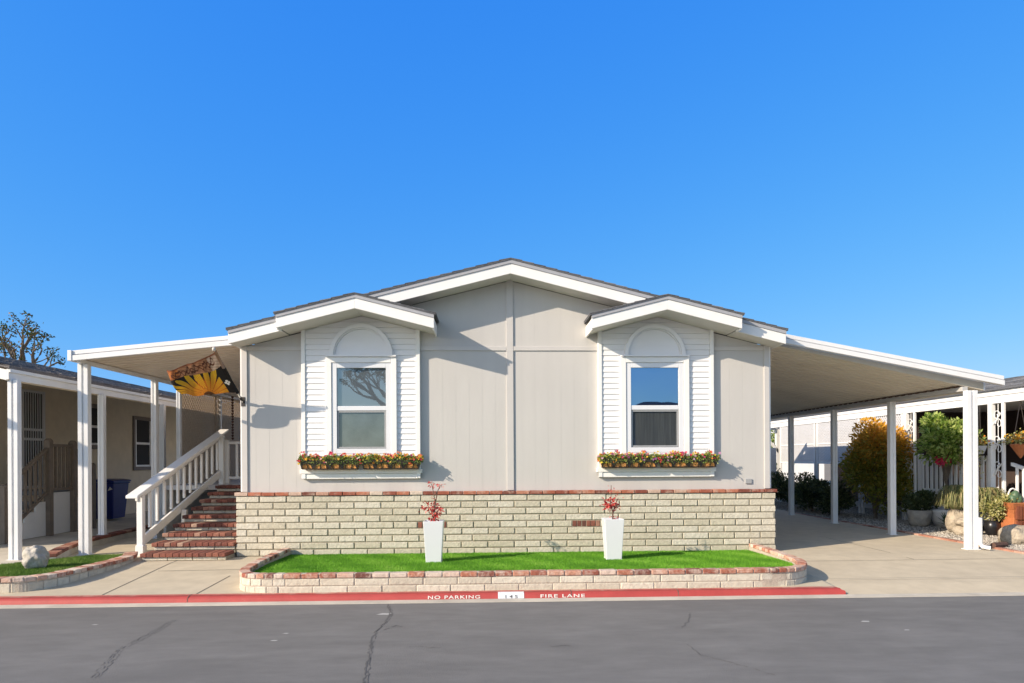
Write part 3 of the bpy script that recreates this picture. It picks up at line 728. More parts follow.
ls = thing('lattice_screen', 'beige diagonal lattice screen enclosing the side of the porch under the awning', 'lattice', (-6.28, 16, .985))
def latt(b, axis, a0, a1, z0, z1, pos, pitch, w, t=.006):
    Ln = a1 - a0; Hh = z1 - z0
    for sgn in (1, -1):
        k = -Hh
        while k < Ln:
            # line from (k,0) going 45deg up ; clip
            s0, s1 = max(0, -k), min(Hh, Ln - k)
            if s1 - s0 > .02:
                p0, p1 = (k + s0, s0), (k + s1, s1)
                if sgn < 0: p0, p1 = (Ln - p0[0], p0[1]), (Ln - p1[0], p1[1])
                dx, dz_ = (p1[0] - p0[0]), (p1[1] - p0[1]); l = math.hypot(dx, dz_); nx, nz = -dz_ / l * w / 2, dx / l * w / 2
                P = [(a0 + p0[0] + nx, z0 + p0[1] + nz), (a0 + p1[0] + nx, z0 + p1[1] + nz), (a0 + p1[0] - nx, z0 + p1[1] - nz), (a0 + p0[0] - nx, z0 + p0[1] - nz)]
                o = t * (0 if sgn > 0 else 1.2)
                b.prism(P, axis, pos + o, pos + o + t, .5)
            k += pitch
part('lattice_panel', 'lattice_beige', ls, lambda b: latt(b, 'x', 14.2, 17.85, 1.0, 2.96, -6.29, .115, .056))
part('frame', 'lattice_beige', ls, lambda b: (b.box(-6.31, -6.25, 14.18, 17.85, 2.93, 2.965), b.box(-6.31, -6.25, 14.18, 17.85, .985, 1.03), b.box(-6.305, -6.255, 15.95, 16.0, 1.031, 2.929)), bevel=.003)
ch = MB()
z = 2.85
while z > 1.9:
    ch.lathe((-5.75, 15.6, z), [(.012, 0), (.03, .035), (.02, .055)], 8); z -= .062
tag(ch.build('rain_chain', 'stem', loc=(-5.75, 15.6, 2.9)), 'dark cupped rain chain hanging under the awning beside the lattice screen', 'rain chain')

# ------------------------------------------------------------------ flag
B0, T0 = Vector((-3.725, 10.52, 2.345)), Vector((-3.835, 9.735, 3.005))
fl = thing('house_flag', 'sunflower garden flag on an angled pole at the left corner of the house', 'flag', tuple(B0))
part('pole', 'pole', fl, lambda b: (b.tube([B0, B0.lerp(T0, .5), T0], .012, 8), b.blob(T0 + (T0 - B0).normalized() * .02, .025, .025, .03, 1, 10, 8, 0)), smooth=True)
part('bracket', 'wire', fl, lambda b: (b.box(-3.755, -3.695, 10.535, 10.552, 2.28, 2.42), b.tube([B0 + Vector((0, .02, 0)), B0.lerp(T0, .1)], .02, 8)))
HT, HB = B0.lerp(T0, .965), B0.lerp(T0, .20)
FT, FB = Vector((-4.56, 9.86, 2.74)), Vector((-4.48, 10.12, 2.40))
nu, nv = 130, 96
def cpt(u, v):
    a = HT.lerp(FT, u); c = HB.lerp(FB, u); p = a.lerp(c, v)
    n_ = Vector((-.2, -.75, -.6)).normalized()
    p += n_ * (.035 * math.sin(u * 9 + v * 2.2) * u + .02 * math.sin(u * 17 - v * 5) * u ** .5 - .05 * math.sin(math.pi * u) * v)
    p.z -= .05 * math.sin(math.pi * v) * u + .03 * math.sin(math.pi * u)
    return p
def fcol(u, v):
    x, y = (u - .52) * 1.25, (v - 1.0)
    r, a = math.hypot(x, y), math.atan2(y, x)
    rg = random.Random(int(u * 31) * 97 + int(v * 23))
    sc = .8 + .3 * math.sin(u * 50 + v * 31) * math.sin(v * 57)
    if u < .16 and v > .42:
        e = math.hypot((u - .08) * 1.1, (v - .72)); ang = math.atan2(v - .72, (u - .08))
        if e < .036 * (1 + .9 * abs(math.cos(2 * ang))) and e > .010: return (.75, .74, .70)
        return (.012, .011, .012)
    if v < .30 + .05 * math.sin(u * 6):     # brown band with script-like flourishes
        if v < .035: return (.22, .07, .03)
        yy = .16 + .075 * math.sin(u * 38) + .03 * math.sin(u * 90)
        if .10 < u < .92 and abs(v - yy) < .026: return (.09, .028, .014)
        if .10 < u < .92 and abs(v - (.17 + .05 * math.cos(u * 38 + 1))) < .018: return (.12, .04, .02)
        if u > .78: return (.50 * sc, .17 * sc, .04)
        if u < .2: return (.55 * sc, .40 * sc, .29 * sc)
        return (.42 * sc, .20 * sc, .10 * sc)
    k = 11; pa = (a / (math.pi / k)); fr = abs((pa % 1) - .5) * 2
    R1 = .84 * (1 - .50 * fr ** 2.3)
    if r < .11: return (.10, .04, .015)
    if r < R1:
        t = r / R1; s2 = .85 + .25 * math.sin(pa * 40)
        return ((.72 * s2, (.22 + .22 * t) * s2, .02) if fr < .75 else (.50, .13, .012))
    return (.014, .012, .012)
fb = MB()
for i in range(nu):
    for j in range(nv):
        fb.face([cpt(i / nu, j / nv), cpt((i + 1) / nu, j / nv), cpt((i + 1) / nu, (j + 1) / nv), cpt(i / nu, (j + 1) / nv)], .5, fcol((i + .5) / nu, (j + .5) / nv))
clo = fb.build('cloth', 'cloth', fl)
sv = MB()
for t0, t1, c in ((.19, .68, (.012, .011, .012)), (.68, .985, (.42, .26, .17))):
    i0 = len(sv.f); sv.tube([B0.lerp(T0, t0), B0.lerp(T0, (t0 + t1) / 2), B0.lerp(T0, t1)], [.026, .022, .026], 10)
    for k in range(i0, len(sv.f)): sv.c[k] = c
sv.build('sleeve', 'cloth', clo, smooth=True)

# ------------------------------------------------------------------ flower troughs
PAL = [(.60, .02, .05), (.70, .06, .16), (.72, .45, .03), (.78, .50, .05), (.70, .20, .03), (.62, .30, .45), (.40, .05, .22), (.75, .62, .50), (.66, .10, .10)]
def trough(xc, zb, y0, label, pal, seed):
    random.seed(seed)
    t = thing('flower_trough', label, 'flower trough', (xc, y0 + .07, zb), 'wire flower troughs on the window ledges')
    w, h = .455, .135
    def liner(b):
        b.poly([(xc - w + .05, y0 + .032, zb + .002), (xc + w - .05, y0 + .032, zb + .002), (xc + w - .05, y0 + .115, zb + .002), (xc - w + .05, y0 + .115, zb + .002),
                (xc - w + .01, y0 + .01, zb + h), (xc + w - .01, y0 + .01, zb + h), (xc + w - .01, y0 + .13, zb + h), (xc - w + .01, y0 + .13, zb + h)],
               [(0, 1, 5, 4), (1, 2, 6, 5), (2, 3, 7, 6), (3, 0, 4, 7), (0, 3, 2, 1), (4, 5, 6, 7)])
    part('coco_liner', 'coco', t, liner)
    def cage(b):
        for z_, yy, e in ((zb + h, y0, 0), (zb + .012, y0 + .024, .045)):
            b.tube([(xc - w + e, yy, z_), (xc + w - e, yy, z_)], .008, 6); b.tube([(xc - w + e, y0 + .13 - e * .3, z_), (xc + w - e, y0 + .13 - e * .3, z_)], .006, 6)
            for sx in (-1, 1): b.tube([(xc + sx * (w - e), yy, z_), (xc + sx * (w - e), y0 + .13 - e * .3, z_)], .007, 6)
        n = 9
        for k in range(n + 1):
            x = xc - w + 2 * w * k / n; xe = xc - (w - .045) + 2 * (w - .045) * k / n
            b.tube([(x, y0, zb + h), (xe, y0 + .024, zb + .01)], .006, 6)
        ws = [.19, .26, .19, .26]; tot = sum(ws); x = xc - w + .03
        for q in ws:       # scalloped dark band
            q = q / tot * (2 * w - .06); m_ = 10
            for i in range(m_):
                f0, f1 = i / m_, (i + 1) / m_
                a0 = zb + .012 + .078 * math.sqrt(max(0, 1 - (2 * f0 - 1) ** 2)) ** .8; a1 = zb + .012 + .078 * math.sqrt(max(0, 1 - (2 * f1 - 1) ** 2)) ** .8
                yy = lambda z_: y0 + .024 * (zb + h - z_) / h - .006
                b.poly([(x + q * (.08 + .84 * f0), yy(a0), a0), (x + q * (.08 + .84 * f1), yy(a1), a1), (x + q * f1, yy(zb + h), zb + h), (x + q * f0, yy(zb + h), zb + h)], [(0, 1, 2, 3)])
            for e0, e1 in ((0, .08), (.92, 1)):
                b.poly([(x + q * e0, y0 + .018, zb + .01), (x + q * e1, y0 + .018, zb + .01), (x + q * e1, y0 - .006, zb + h), (x + q * e0, y0 - .006, zb + h)], [(0, 1, 2, 3)])
            x += q
    part('wire_frame', 'wire', t, cage)
    hf = lambda x: .5 + .5 * math.sin(x * 23 + seed) * math.sin(x * 9 + seed * 2)
    def fol(b):
        for _ in range(2600):
            x = U(-w - .01, w + .01); y = U(-.01, .13); hh = U(.0, .07 + .05 * hf(x))
            b.leaf((xc + x, y0 + y, zb + h - .03 + hh), U(.02, .045), U(.012, .026))
        for _ in range(110):
            b.leaf((xc + U(-w, w), y0 - U(.005, .04), zb + h - U(0, .06)), U(.02, .04), U(.012, .02), (U(-.3, .3), -1, U(-1, .2)))
    part('foliage', 'leaf', t, fol)
    def flo(b):
        for _ in range(150):
            x = U(-w - .03, w + .03); y = U(-.03, .11); z_ = zb + h + U(.0, .075 + .06 * hf(x)) ; c = random.choice(pal)
            if y < -.02: z_ -= .05
            c = tuple(min(1, k * U(.75, 1.15)) for k in c); r_ = U(.013, .023); n_ = Vector((U(-.5, .5), -1, U(.1, 1))).normalized(); a = n_.cross(Vector((0, 0, 1))).normalized(); e = n_.cross(a)
            ctr = Vector((xc + x, y0 + y, z_))
            for k in range(5):
                w0, w1 = 1.2566 * k, 1.2566 * (k + 1); wm = (w0 + w1) / 2
                b.face([ctr, ctr + (a * math.cos(w0) + e * math.sin(w0)) * r_ * .6 + n_ * .004, ctr + (a * math.cos(wm) + e * math.sin(wm)) * r_ * 1.25 + n_ * .002, ctr + (a * math.cos(w1) + e * math.sin(w1)) * r_ * .6 + n_ * .004], .5, c)
    part('flowers', 'petal', t, flo)
trough(-2.385, 1.309, 10.35, 'left flower trough under the left window, red blooms trailing at its end', [PAL[i] for i in (0, 0, 1, 2, 3, 4, 7)], 1)
trough(-1.465, 1.309, 10.35, 'right flower trough on the ledge under the left window', [PAL[i] for i in (1, 4, 2, 3, 0, 4)], 2)
trough(2.155, 1.309, 10.35, 'left flower trough on the ledge under the right window, yellow and mauve blooms', [PAL[i] for i in (2, 3, 5, 6, 1, 4)], 3)
trough(3.075, 1.309, 10.35, 'right flower trough on the ledge under the right window, pink and yellow blooms', [PAL[i] for i in (1, 2, 3, 0, 5, 4)], 4)
random.seed(11)

# ------------------------------------------------------------------ front planting bed
PP = smoothpath([(-3.10, 10.43), (-3.10, 9.3), (-3.04, 8.55), (-2.92, 8.17), (-2.66, 8.04), (-2.2, 8.02), (-1, 8.02), (.3, 8.02), (1.6, 8.02), (2.7, 8.02), (3.35, 8.035), (3.70, 8.11), (3.96, 8.38), (4.10, 8.85), (4.13, 9.6), (4.13, 10.43)], 6)
bd = thing('brick_planter', 'low brick-capped block border around the bright lawn in front of the house', 'planter', (.3, 8.1, -.1))
b = MB(); strip(b, PP, -.14, .07, .008, .105); strip(b, PP, .07, .130, .002, .10); pm = b.build('bed_wall', 'mortar_pale', bd)
turn = lambda p: p.x < -2.45 or p.x > 3.25
b = MB()
lay(b, PP, -.105, .092, .40, .1, .007, 0, 0, .004, 1, lambda p: .14 if turn(p) else .40)
lay(b, PP, -.013, .088, .40, .1, .007, .2, 0, .004, 1, lambda p: .14 if turn(p) else .40)
b.build('bed_block', 'block_pale', pm, bevel=.01)
b = MB(); lay(b, PP, .075, .062, .205, .125, .009, .0, -.010, .005, 1, lambda p: .11 if turn(p) else .205); b.build('brick_cap', 'brick_worn', pm, bevel=.011)
inner = [(x, y) for x, y in [(-3.0, 10.46), (-2.99, 9.3), (-2.93, 8.6), (-2.82, 8.27), (-2.6, 8.13), (.3, 8.125), (3.35, 8.135), (3.65, 8.21), (3.87, 8.46), (4.0, 8.9), (4.02, 10.46)]]
tz = lambda x, y: .075 - .055 * (y - 8.2) / 2.2
def turfm(bb):
    bb.face([(x, y, tz(x, y)) for x, y in inner])
tb_ = struct('turf_ground', 'turf_base', turfm)
def bl_(bb): blades(bb, inner, tz, 190000, .010, .024, .0022)
tag(struct('artificial_grass', 'turf', bl_, kind='stuff'), 'bright green artificial grass filling the brick-capped bed before the house', 'grass')

# tall white planters with red plants
def tall(x, y, z, label):
    t = thing('tall_planter', label, 'planter', (x, y, z), 'tall tapered white planters on the lawn')
    wt, wb, h = .138, .105, .575
    def body(b):
        b.poly([(x + sx * wb, y + sy * wb, z) for sx, sy in ((-1, -1), (1, -1), (1, 1), (-1, 1))] + [(x + sx * wt, y + sy * wt, z + h) for sx, sy in ((-1, -1), (1, -1), (1, 1), (-1, 1))] +
               [(x + sx * (wt - .014), y + sy * (wt - .014), z + h) for sx, sy in ((-1, -1), (1, -1), (1, 1), (-1, 1))] + [(x + sx * (wt - .02), y + sy * (wt - .02), z + h - .05) for sx, sy in ((-1, -1), (1, -1), (1, 1), (-1, 1))],
               [(3, 2, 1, 0)] + [(i, (i + 1) % 4, 4 + (i + 1) % 4, 4 + i) for i in range(4)] + [(4 + i, 4 + (i + 1) % 4, 8 + (i + 1) % 4, 8 + i) for i in range(4)] + [(8 + i, 8 + (i + 1) % 4, 12 + (i + 1) % 4, 12 + i) for i in range(4)])
        b.box(x - wb - .006, x + wb + .006, y - wb - .006, y + wb + .006, z, z + .02)
    part('pot', 'gloss_white', t, body, bevel=.006)
    part('soil', 'soil', t, lambda b: b.box(x - wt + .021, x + wt - .021, y - wt + .021, y + wt - .021, z + h - .09, z + h - .052))
    return z + h - .05
def redplant(x, y, z, label, stems, clusters):
    t = thing('red_plant', label, 'plant', (x, y, z), 'thin red-leaved plants in the tall white planters')
    def stm(b):
        for P in stems: b.tube([(x + p[0], y + p[1], z + p[2]) for p in P], [.010 - .006 * i / max(1, len(P) - 1) for i in range(len(P))], 6)
    part('stem', 'stem', t, stm)
    def lv(b):
        for cx, cy, cz, r_, n, s_ in clusters:
            for _ in range(n):
                d = Vector((random.gauss(0, 1), random.gauss(0, 1), random.gauss(0, .8))) * .45 * r_
                b.leaf((x + cx + d.x, y + cy + d.y, z + cz + d.z), s_ * U(.6, 1.2), s_ * .55, (d.x + U(-.02, .02), d.y, d.z - .01))
    part('leaves', 'redleaf', t, lv)
pz = tall(-.755, 9.49, .034, 'tall white tapered planter on the lawn below the left window')
redplant(-.755, 9.49, pz, 'sparse red-leaved plant with a bare forked tip in the left white planter',
         [[(0, 0, 0), (.01, 0, .15), (.02, .01, .28), (.0, 0, .42), (-.03, 0, .56)], [(.02, .01, .28), (.05, 0, .45), (.09, .02, .54)], [(0, 0, .02), (-.02, .01, .14), (-.06, 0, .22)], [(.01, 0, .05), (.04, 0, .16), (.07, -.01, .20)]],
         [(-.06, 0, .24, .09, 60, .055), (.05, 0, .19, .07, 40, .05), (0, 0, .08, .06, 50, .045), (.01, 0, .14, .05, 30, .04), (-.03, 0, .56, .045, 24, .04), (.09, .02, .54, .04, 14, .04), (.02, 0, .36, .05, 10, .03)])
pz = tall(1.75, 9.57, .034, 'tall white tapered planter on the lawn below the right window')
redplant(1.75, 9.57, pz, 'red-leaved plant with one dense crimson clump in the right white planter',
         [[(0, 0, 0), (.0, 0, .15), (-.03, .01, .26), (-.02, 0, .40), (-.02, 0, .52)], [(0, 0, .12), (.05, 0, .28), (.08, 0, .34)], [(0, 0, .02), (.03, 0, .06)]],
         [(-.045, 0, .26, .085, 105, .055), (.04, 0, .20, .05, 24, .04), (.08, 0, .34, .05, 14, .035), (.03, 0, .06, .05, 24, .035), (-.02, 0, .47, .05, 12, .03)])

# ------------------------------------------------------------------ left lawn island
LP = smoothpath([(-9.5, 8.13), (-7.0, 8.14), (-5.75, 8.17), (-5.40, 8.27), (-5.22, 8.65), (-5.17, 9.1), (-5.12, 9.6), (-5.15, 10.1), (-5.30, 10.5)], 6)
ld = thing('lawn_border', 'curved brick-capped block border around the small lawn at the left edge', 'border', (-5.4, 8.3, -.1))
b = MB(); strip(b, LP, -.12, .035, .010, .16); strip(b, LP, .035, .088, .002, .15); lm = b.build('border_wall', 'mortar_pale', ld)
b = MB(); lay(b, LP, -.09, .125, .17, .1, .012); b.build('border_block', 'block_pale', lm, bevel=.01)
b = MB(); lay(b, LP, .037, .060, .12, .18, .012, .03, -.012, .005); b.build('brick_cap', 'brick_worn', lm, bevel=.008)
li = [(-9.5, 8.3), (-7.0, 8.3), (-5.85, 8.33), (-5.50, 8.45), (-5.37, 8.8), (-5.32, 9.3), (-5.29, 9.9), (-5.40, 10.42), (-5.9, 10.3), (-6.35, 9.75), (-6.75, 9.3), (-9.5, 9.2)]
lz = lambda x, y: .06
struct('lawn_ground', 'lawn_base', lambda bb: bb.face([(x, y, .06) for x, y in li]))
tag(struct('lawn_grass', 'lawn', lambda bb: blades(bb, li, lz, 60000, .012, .03, .003), kind='stuff'), 'slightly worn green grass on the small lawn around the boulder', 'grass')
b = MB(); b.blob((-5.93, 9.15, .185), .155, .13, .165, 5, 60, 44, .30, .5, -.16)
tag(b.build('boulder', 'stone', smooth=True, loc=(-5.93, 9.15, .05)), 'pale grey boulder standing on the small left lawn', 'rock')
# raised brick edging between the two driveways
EP = smoothpath([(-6.15, 9.95), (-6.4, 10.6), (-6.68, 11.6), (-6.78, 12.6), (-6.85, 14), (-6.85, 18)], 6)
ed = thing('brick_edging', 'low red brick edging along the left neighbour driveway', 'edging', (-6.6, 11.5, 0))
b = MB(); strip(b, EP, -.02, .09, .012, .15); eo = b.build('edging_wall', 'concrete_grey', ed)
b = MB(); lay(b, EP, .09, .06, .205, .17, .010); b.build('brick_cap', 'brick_dark', eo, bevel=.006)
struct('neighbour_driveway', 'concrete_grey', lambda b: (b.face([(-30, 9.3, .028), (-6.9, 9.3, .028), (-6.35, 9.9, .028), (-6.9, 11.6, .05), (-7.0, 30, .05), (-30, 30, .05)])))

# ------------------------------------------------------------------ left neighbour
nh = thing('neighbour_house', 'beige single-storey house with grey shingled roof and white posts at the far left', 'house', (-9.5, 14, 0))
NX, NRX, NRZ, NEZ = -6.88, -11.5, 3.93, 2.83
nrz = lambda x: NEZ + (NX - x) / (NX - NRX) * (NRZ - NEZ) if x > NRX else NRZ - (NRX - x) * .24
def nroof(b):
    b.prism([(NX + .03, NEZ - .035), (NX + .03, NEZ), (NRX, NRZ), (-16.2, nrz(-16.2)), (-16.2, nrz(-16.2) - .04), (NRX, NRZ - .045)], 'y', 10.03, 34, .4)
    rows = 30
    for i in range(rows):
        xa = NX + .035 + (NRX - NX) * i / rows; xb = NX + .035 + (NRX - NX) * (i + 1) / rows; y = 10.03
        while y < 30:
            w = U(.25, .42) * (1 if y < 18 else 2); h = U(.010, .022)
            b.slab([(xa, y, nrz(xa) + h + .006), (xa, y + w - .01, nrz(xa) + h + .006), (xb, y + w - .01, nrz(xb) + .006), (xb, y, nrz(xb) + .006)], .012); y += w
part('roof', 'shingle_brown', nh, nroof)
part('fascia', 'white', nh, lambda b: (b.box(NX - .03, NX, 10.06, 34, 2.64, 2.79), b.box(NX - .001, NX + .025, 10.06, 34, 2.745, 2.793),
     b.prism([(NX - .031, nrz(NX) - .05), (NRX, NRZ - .05), (-16.1, nrz(-16.1) - .05), (-16.1, nrz(-16.1) - .2), (NRX, NRZ - .2), (NX - .031, nrz(NX) - .2)], 'y', 10.06, 10.09)))
part('soffit', 'beige', nh, lambda b: b.prism([(NX - .032, nrz(NX) - .19), (-9.62, nrz(-9.62) - .19), (-9.62, nrz(-9.62) - .21), (NX - .032, nrz(NX) - .21)], 'y', 10.1, 33))
part('front_roof', 'shingle_brown', nh, lambda b: b.prism([(-9.3, nrz(-9.3) - .04), (-9.3, nrz(-9.3)), (NRX, NRZ), (-16.2, nrz(-16.2)), (-16.2, nrz(-16.2) - .04), (NRX, NRZ - .045)], 'y', 8.6, 10.026, .4))
part('wall', 'beige', nh, lambda b: (b.box(-9.75, -9.6, 10.6, 33, .0, 3.30), b.box(-16, -9.75, 10.6, 10.75, 0, 3.3), b.box(-9.6, -9.585, 10.6, 33, .0, .35)))
for y, d in ((10.15, True), (12.39, False), (14.65, False), (16.9, False), (19.15, False)): post(nh, -6.86, y, .03 if y < 11 else .15, 2.64, .14 if d else .105, d, .09, 'metal')
b = MB(); b.box(-9.6, -9.56, 14.35, 15.05, .9, 2.95); dr = b.build('door', 'dark', nh)
b = MB()
for y in (14.33, 15.0): b.box(-9.57, -9.53, y, y + .06, .9, 2.95)
for z in (.9, 1.9, 2.1, 2.9): b.box(-9.565, -9.535, 14.391, 14.999, z, z + .05)
y = 14.46
while y < 15.0: b.box(-9.558, -9.542, y, y + .016, .951, 2.899); y += .075
b.build('security_grille', 'greytrim', dr)
for (ya, yb, za, zb) in ((18.8, 19.85, 1.2, 2.68), (16.45, 17.3, 1.75, 2.85)):
    b = MB(); b.box(-9.6, -9.565, ya, ya + .1, za, zb); b.box(-9.6, -9.565, yb - .1, yb, za, zb); b.box(-9.6, -9.565, ya + .1, yb - .1, zb - .1, zb); b.box(-9.6, -9.565, ya + .1, yb - .1, za, za + .1); wn = b.build('window', 'browntrim', nh)
    b = MB(); b.box(-9.59, -9.572, ya + .1, ya + .16, za + .1, zb - .1); b.box(-9.59, -9.572, yb - .16, yb - .1, za + .1, zb - .1); b.box(-9.59, -9.572, ya + .16, yb - .16, (za + zb) / 2 - .03, (za + zb) / 2 + .03); b.box(-9.59, -9.572, ya + .16, yb - .16, za + .1, za + .15); b.build('sash', 'white', wn)
    b = MB(); b.box(-9.598, -9.59, ya + .1, yb - .1, za + .1, zb - .1); b.build('pane', 'dark', wn)
b = MB(); b.lathe((-9.5, 13.45, 2.85), [(.02, .2), (.07, .17), (.06, -.02), (.03, -.06)], 8); b.box(-9.6, -9.5, 13.43, 13.47, 2.98, 3.02); b.build('wall_lantern', 'browntrim', nh)
ns = thing('neighbour_steps', 'dark brown railed entry steps with white side panels at the left house', 'steps', (-8.8, 13.4, .05))
part('landing', 'blue_grey', ns, lambda b: b.box(-9.55, -8.36, 13.15, 14.05, .82, .9))
for k in range(4): part('tread', 'blue_grey', ns, lambda b: (b.box(-9.55, -8.4, 13.15 - .29 * (k + 1), 13.15 - .29 * k, .66 - .17 * k, .71 - .17 * k), b.box(-9.55, -8.4, 13.13 - .29 * k, 13.15 - .29 * k, .55 - .17 * k, .66 - .17 * k)))
def panel(b):
    b.box(-8.36, -8.33, 13.26, 13.92, .06, .86); b.box(-8.36, -8.33, 14.02, 14.58, .06, .72)
    for k in range(3): b.box(-8.36, -8.33, 13.17 - .3 * (k + 1), 13.17 - .3 * k - .002, .06, .70 - .17 * k)
part('side_panel', 'white', ns, panel)
for y, za, zb in ((13.21, .05, 1.84), (13.96, .05, 1.82), (14.62, .05, 1.37), (12.0, .05, 1.02)): part('newel', 'brownwood', ns, lambda b: (b.box(-8.36, -8.25, y - .055, y + .055, za, zb), b.lathe((-8.305, y, zb), [(.07, 0), (.07, .02), (.04, .05)], 8)))
def nrail(b):
    for p, q in (((13.21, 1.74), (13.96, 1.74)), ((13.21, 1.70), (12.0, .95)), ((13.96, 1.72), (14.62, 1.28))):
        b.prism([(p[0], p[1]), (q[0], q[1]), (q[0], q[1] + .05), (p[0], p[1] + .05)], 'x', -8.34, -8.27)
    for p, q in (((13.26, .90), (13.91, .90)), ((13.16, .86), (12.05, .17)), ((14.01, .88), (14.57, .48))):
        b.prism([(p[0], p[1]), (q[0], q[1]), (q[0], q[1] + .05), (p[0], p[1] + .05)], 'x', -8.33, -8.28)
part('rail', 'brownwood', ns, nrail)
for (ya, yb, zl, zh, n) in ((13.30, 13.90, (.95, .95), (1.74, 1.74), 6), (12.15, 13.10, (.28, .88), (1.05, 1.64), 8), (14.08, 14.52, (.85, .55), (1.66, 1.36), 4)):
    for k in range(n):
        f = k / (n - 1); y = ya + (yb - ya) * f; z0 = zl[0] + (zl[1] - zl[0]) * f; z1 = zh[0] + (zh[1] - zh[0]) * f
        part('baluster', 'brownwood', ns, lambda b: b.box(-8.325, -8.285, y - .02, y + .02, z0, z1))
bn = thing('trash_bin', 'dark blue wheeled trash bin beside the left house wall', 'trash bin', (-9.0, 16.6, .05))
def binb(b):
    x, y, z = -9.05, 16.6, .1
    b.poly([(x + sx * .25, y + sy * .27, z) for sx, sy in ((-1, -1), (1, -1), (1, 1), (-1, 1))] + [(x + sx * .31, y + sy * .36, z + .86) for sx, sy in ((-1, -1), (1, -1), (1, 1), (-1, 1))],
           [(3, 2, 1, 0), (4, 5, 6, 7)] + [(i, (i + 1) % 4, 4 + (i + 1) % 4, 4 + i) for i in range(4)])
    b.box(x - .33, x + .33, y - .38, y + .38, z + .82, z + .86)
part('body', 'bin', bn, binb, bevel=.02)
part('lid', 'bin', bn, lambda b: b.prism([(-9.39, .965), (-8.70, .965), (-8.72, 1.0), (-8.9, 1.03), (-9.36, 1.03)], 'y', 16.2, 17.0), bevel=.015)
for y in (16.26, 16.94): part('wheel', 'rubber', bn, lambda b: b.tube([(-9.3, y - .03, .15), (-9.3, y + .03, .15)], .1, 14))
part('emblem', 'whitepaint', bn, lambda b: b.poly([(-8.82, 16.246, .86), (-8.87, 16.246, .76), (-8.76, 16.246, .80)], [(0, 1, 2)]))

# ------------------------------------------------------------------ trees
def branch(b, p, d, L_, r, lev, tips, rg, kink=.45):
    pts, rad = [p], [r]; q = p.copy(); dd = d.copy(); n = 4
    for i in range(n):
        dd = (dd + Vector((rg.uniform(-1, 1), rg.uniform(-1, 1), rg.uniform(-.5, .7))) * kink * .6).normalized()
        q = q + dd * (L_ / n); pts.append(q.copy()); rad.append(r * (1 - .5 * (i + 1) / n))
    b.tube(pts, rad, 7)
    if lev == 0: tips.append(q); return
    for k in range(rg.choice((2, 3, 3))):
        nd = (dd + Vector((rg.uniform(-1, 1), rg.uniform(-1, 1), rg.uniform(-.35, .7)))).normalized()
        branch(b, q if k < 2 else pts[-2], nd, L_ * rg.uniform(.55, .8), rad[-1] * 1.05, lev - 1, tips, rg, kink)
def baretree(x, y, h, seed, label, lev=4, leaves=26, group=None, m='treeleaf', spread=.6):
    rg = random.Random(seed); t = thing('pollarded_tree', label, 'tree', (x, y, -.2), group)
    b = MB(); tips = []
    z0 = h * .42; b.tube([(x, y, -.3), (x + .1, y, z0 * .5), (x, y, z0)], [.34, .28, .24], 10)
    for k in range(5):
        a = k * 1.26 + rg.uniform(-.4, .4); branch(b, Vector((x, y, z0 - .05)), Vector((math.cos(a) * spread, math.sin(a) * spread, .9)).normalized(), h * .22, .2, lev - 1, tips, rg, .55)
    b.build('trunk', 'bark', t, smooth=True)
    b = MB()
    for p in tips:
        if rg.random() < .85:
            for _ in range(leaves): b.leaf(p + Vector((rg.gauss(0, .10), rg.gauss(0, .10), rg.gauss(.0, .09))), rg.uniform(.07, .16), .07, None, rg.random())
    b.build('crown', m, t)
    return t
def bushy(name, x, y, z, rx, ry, rz_, n, leafsize, m, label, cat, seed=0, trunk=0., group=None, topbias=None, lobes=9):
    rg = random.Random(seed); t = thing(name, label, cat, (x, y, z), group)
    C = [(Vector((rg.uniform(-.6, .6) * rx, rg.uniform(-.6, .6) * ry, rg.uniform(-.5, .65) * rz_)), rg.uniform(.32, .55)) for _ in range(lobes)]
    C.append((Vector((0, 0, 0)), .75))
    cz = z + trunk + rz_
    b = MB(); b.tube([(x, y, z - .05), (x + .03 * rx, y, z + trunk * .6 + .05), (x, y, cz)], [.02 + .03 * rx, .015 + .02 * rx, .01], 7)
    for c, s_ in C: b.tube([(x, y, z + trunk * .7 + .05), (x + c.x * .5, y + c.y * .5, cz + c.z * .4 - .1 * rz_), (x + c.x, y + c.y, cz + c.z)], [.03 * rx + .008, .018 * rx + .006, .005], 5)
    b.build('trunk', 'bark', t)
    b = MB(); k = 0
    while k < n:
        c, s_ = rg.choice(C)
        d = Vector((rg.gauss(0, 1), rg.gauss(0, 1), rg.gauss(0, 1))).normalized() * (rg.random() ** .4)
        p = Vector((c.x + d.x * s_ * rx, c.y + d.y * s_ * ry, c.z + d.z * s_ * rz_))
        if p.z < -rz_: continue
        k += 1
        f = rg.random()
        if topbias: f = max(0, min(1, topbias(p.z / rz_, p.x / rx) + rg.uniform(-.22, .22)))
        L_ = leafsize * rg.uniform(.6, 1.3)
        b.leaf((x + p.x, y + p.y, cz + p.z), L_, L_ * .55, d + Vector((rg.uniform(-.6, .6), rg.uniform(-.6, .6), rg.uniform(-.3, .6))), f)
    b.build('crown', m, t)
    return t
baretree(-20.9, 29.5, 8.3, 24, 'pollarded tree with knobbly bare limbs and tufts of leaves behind the left roof', leaves=26, lev=4)
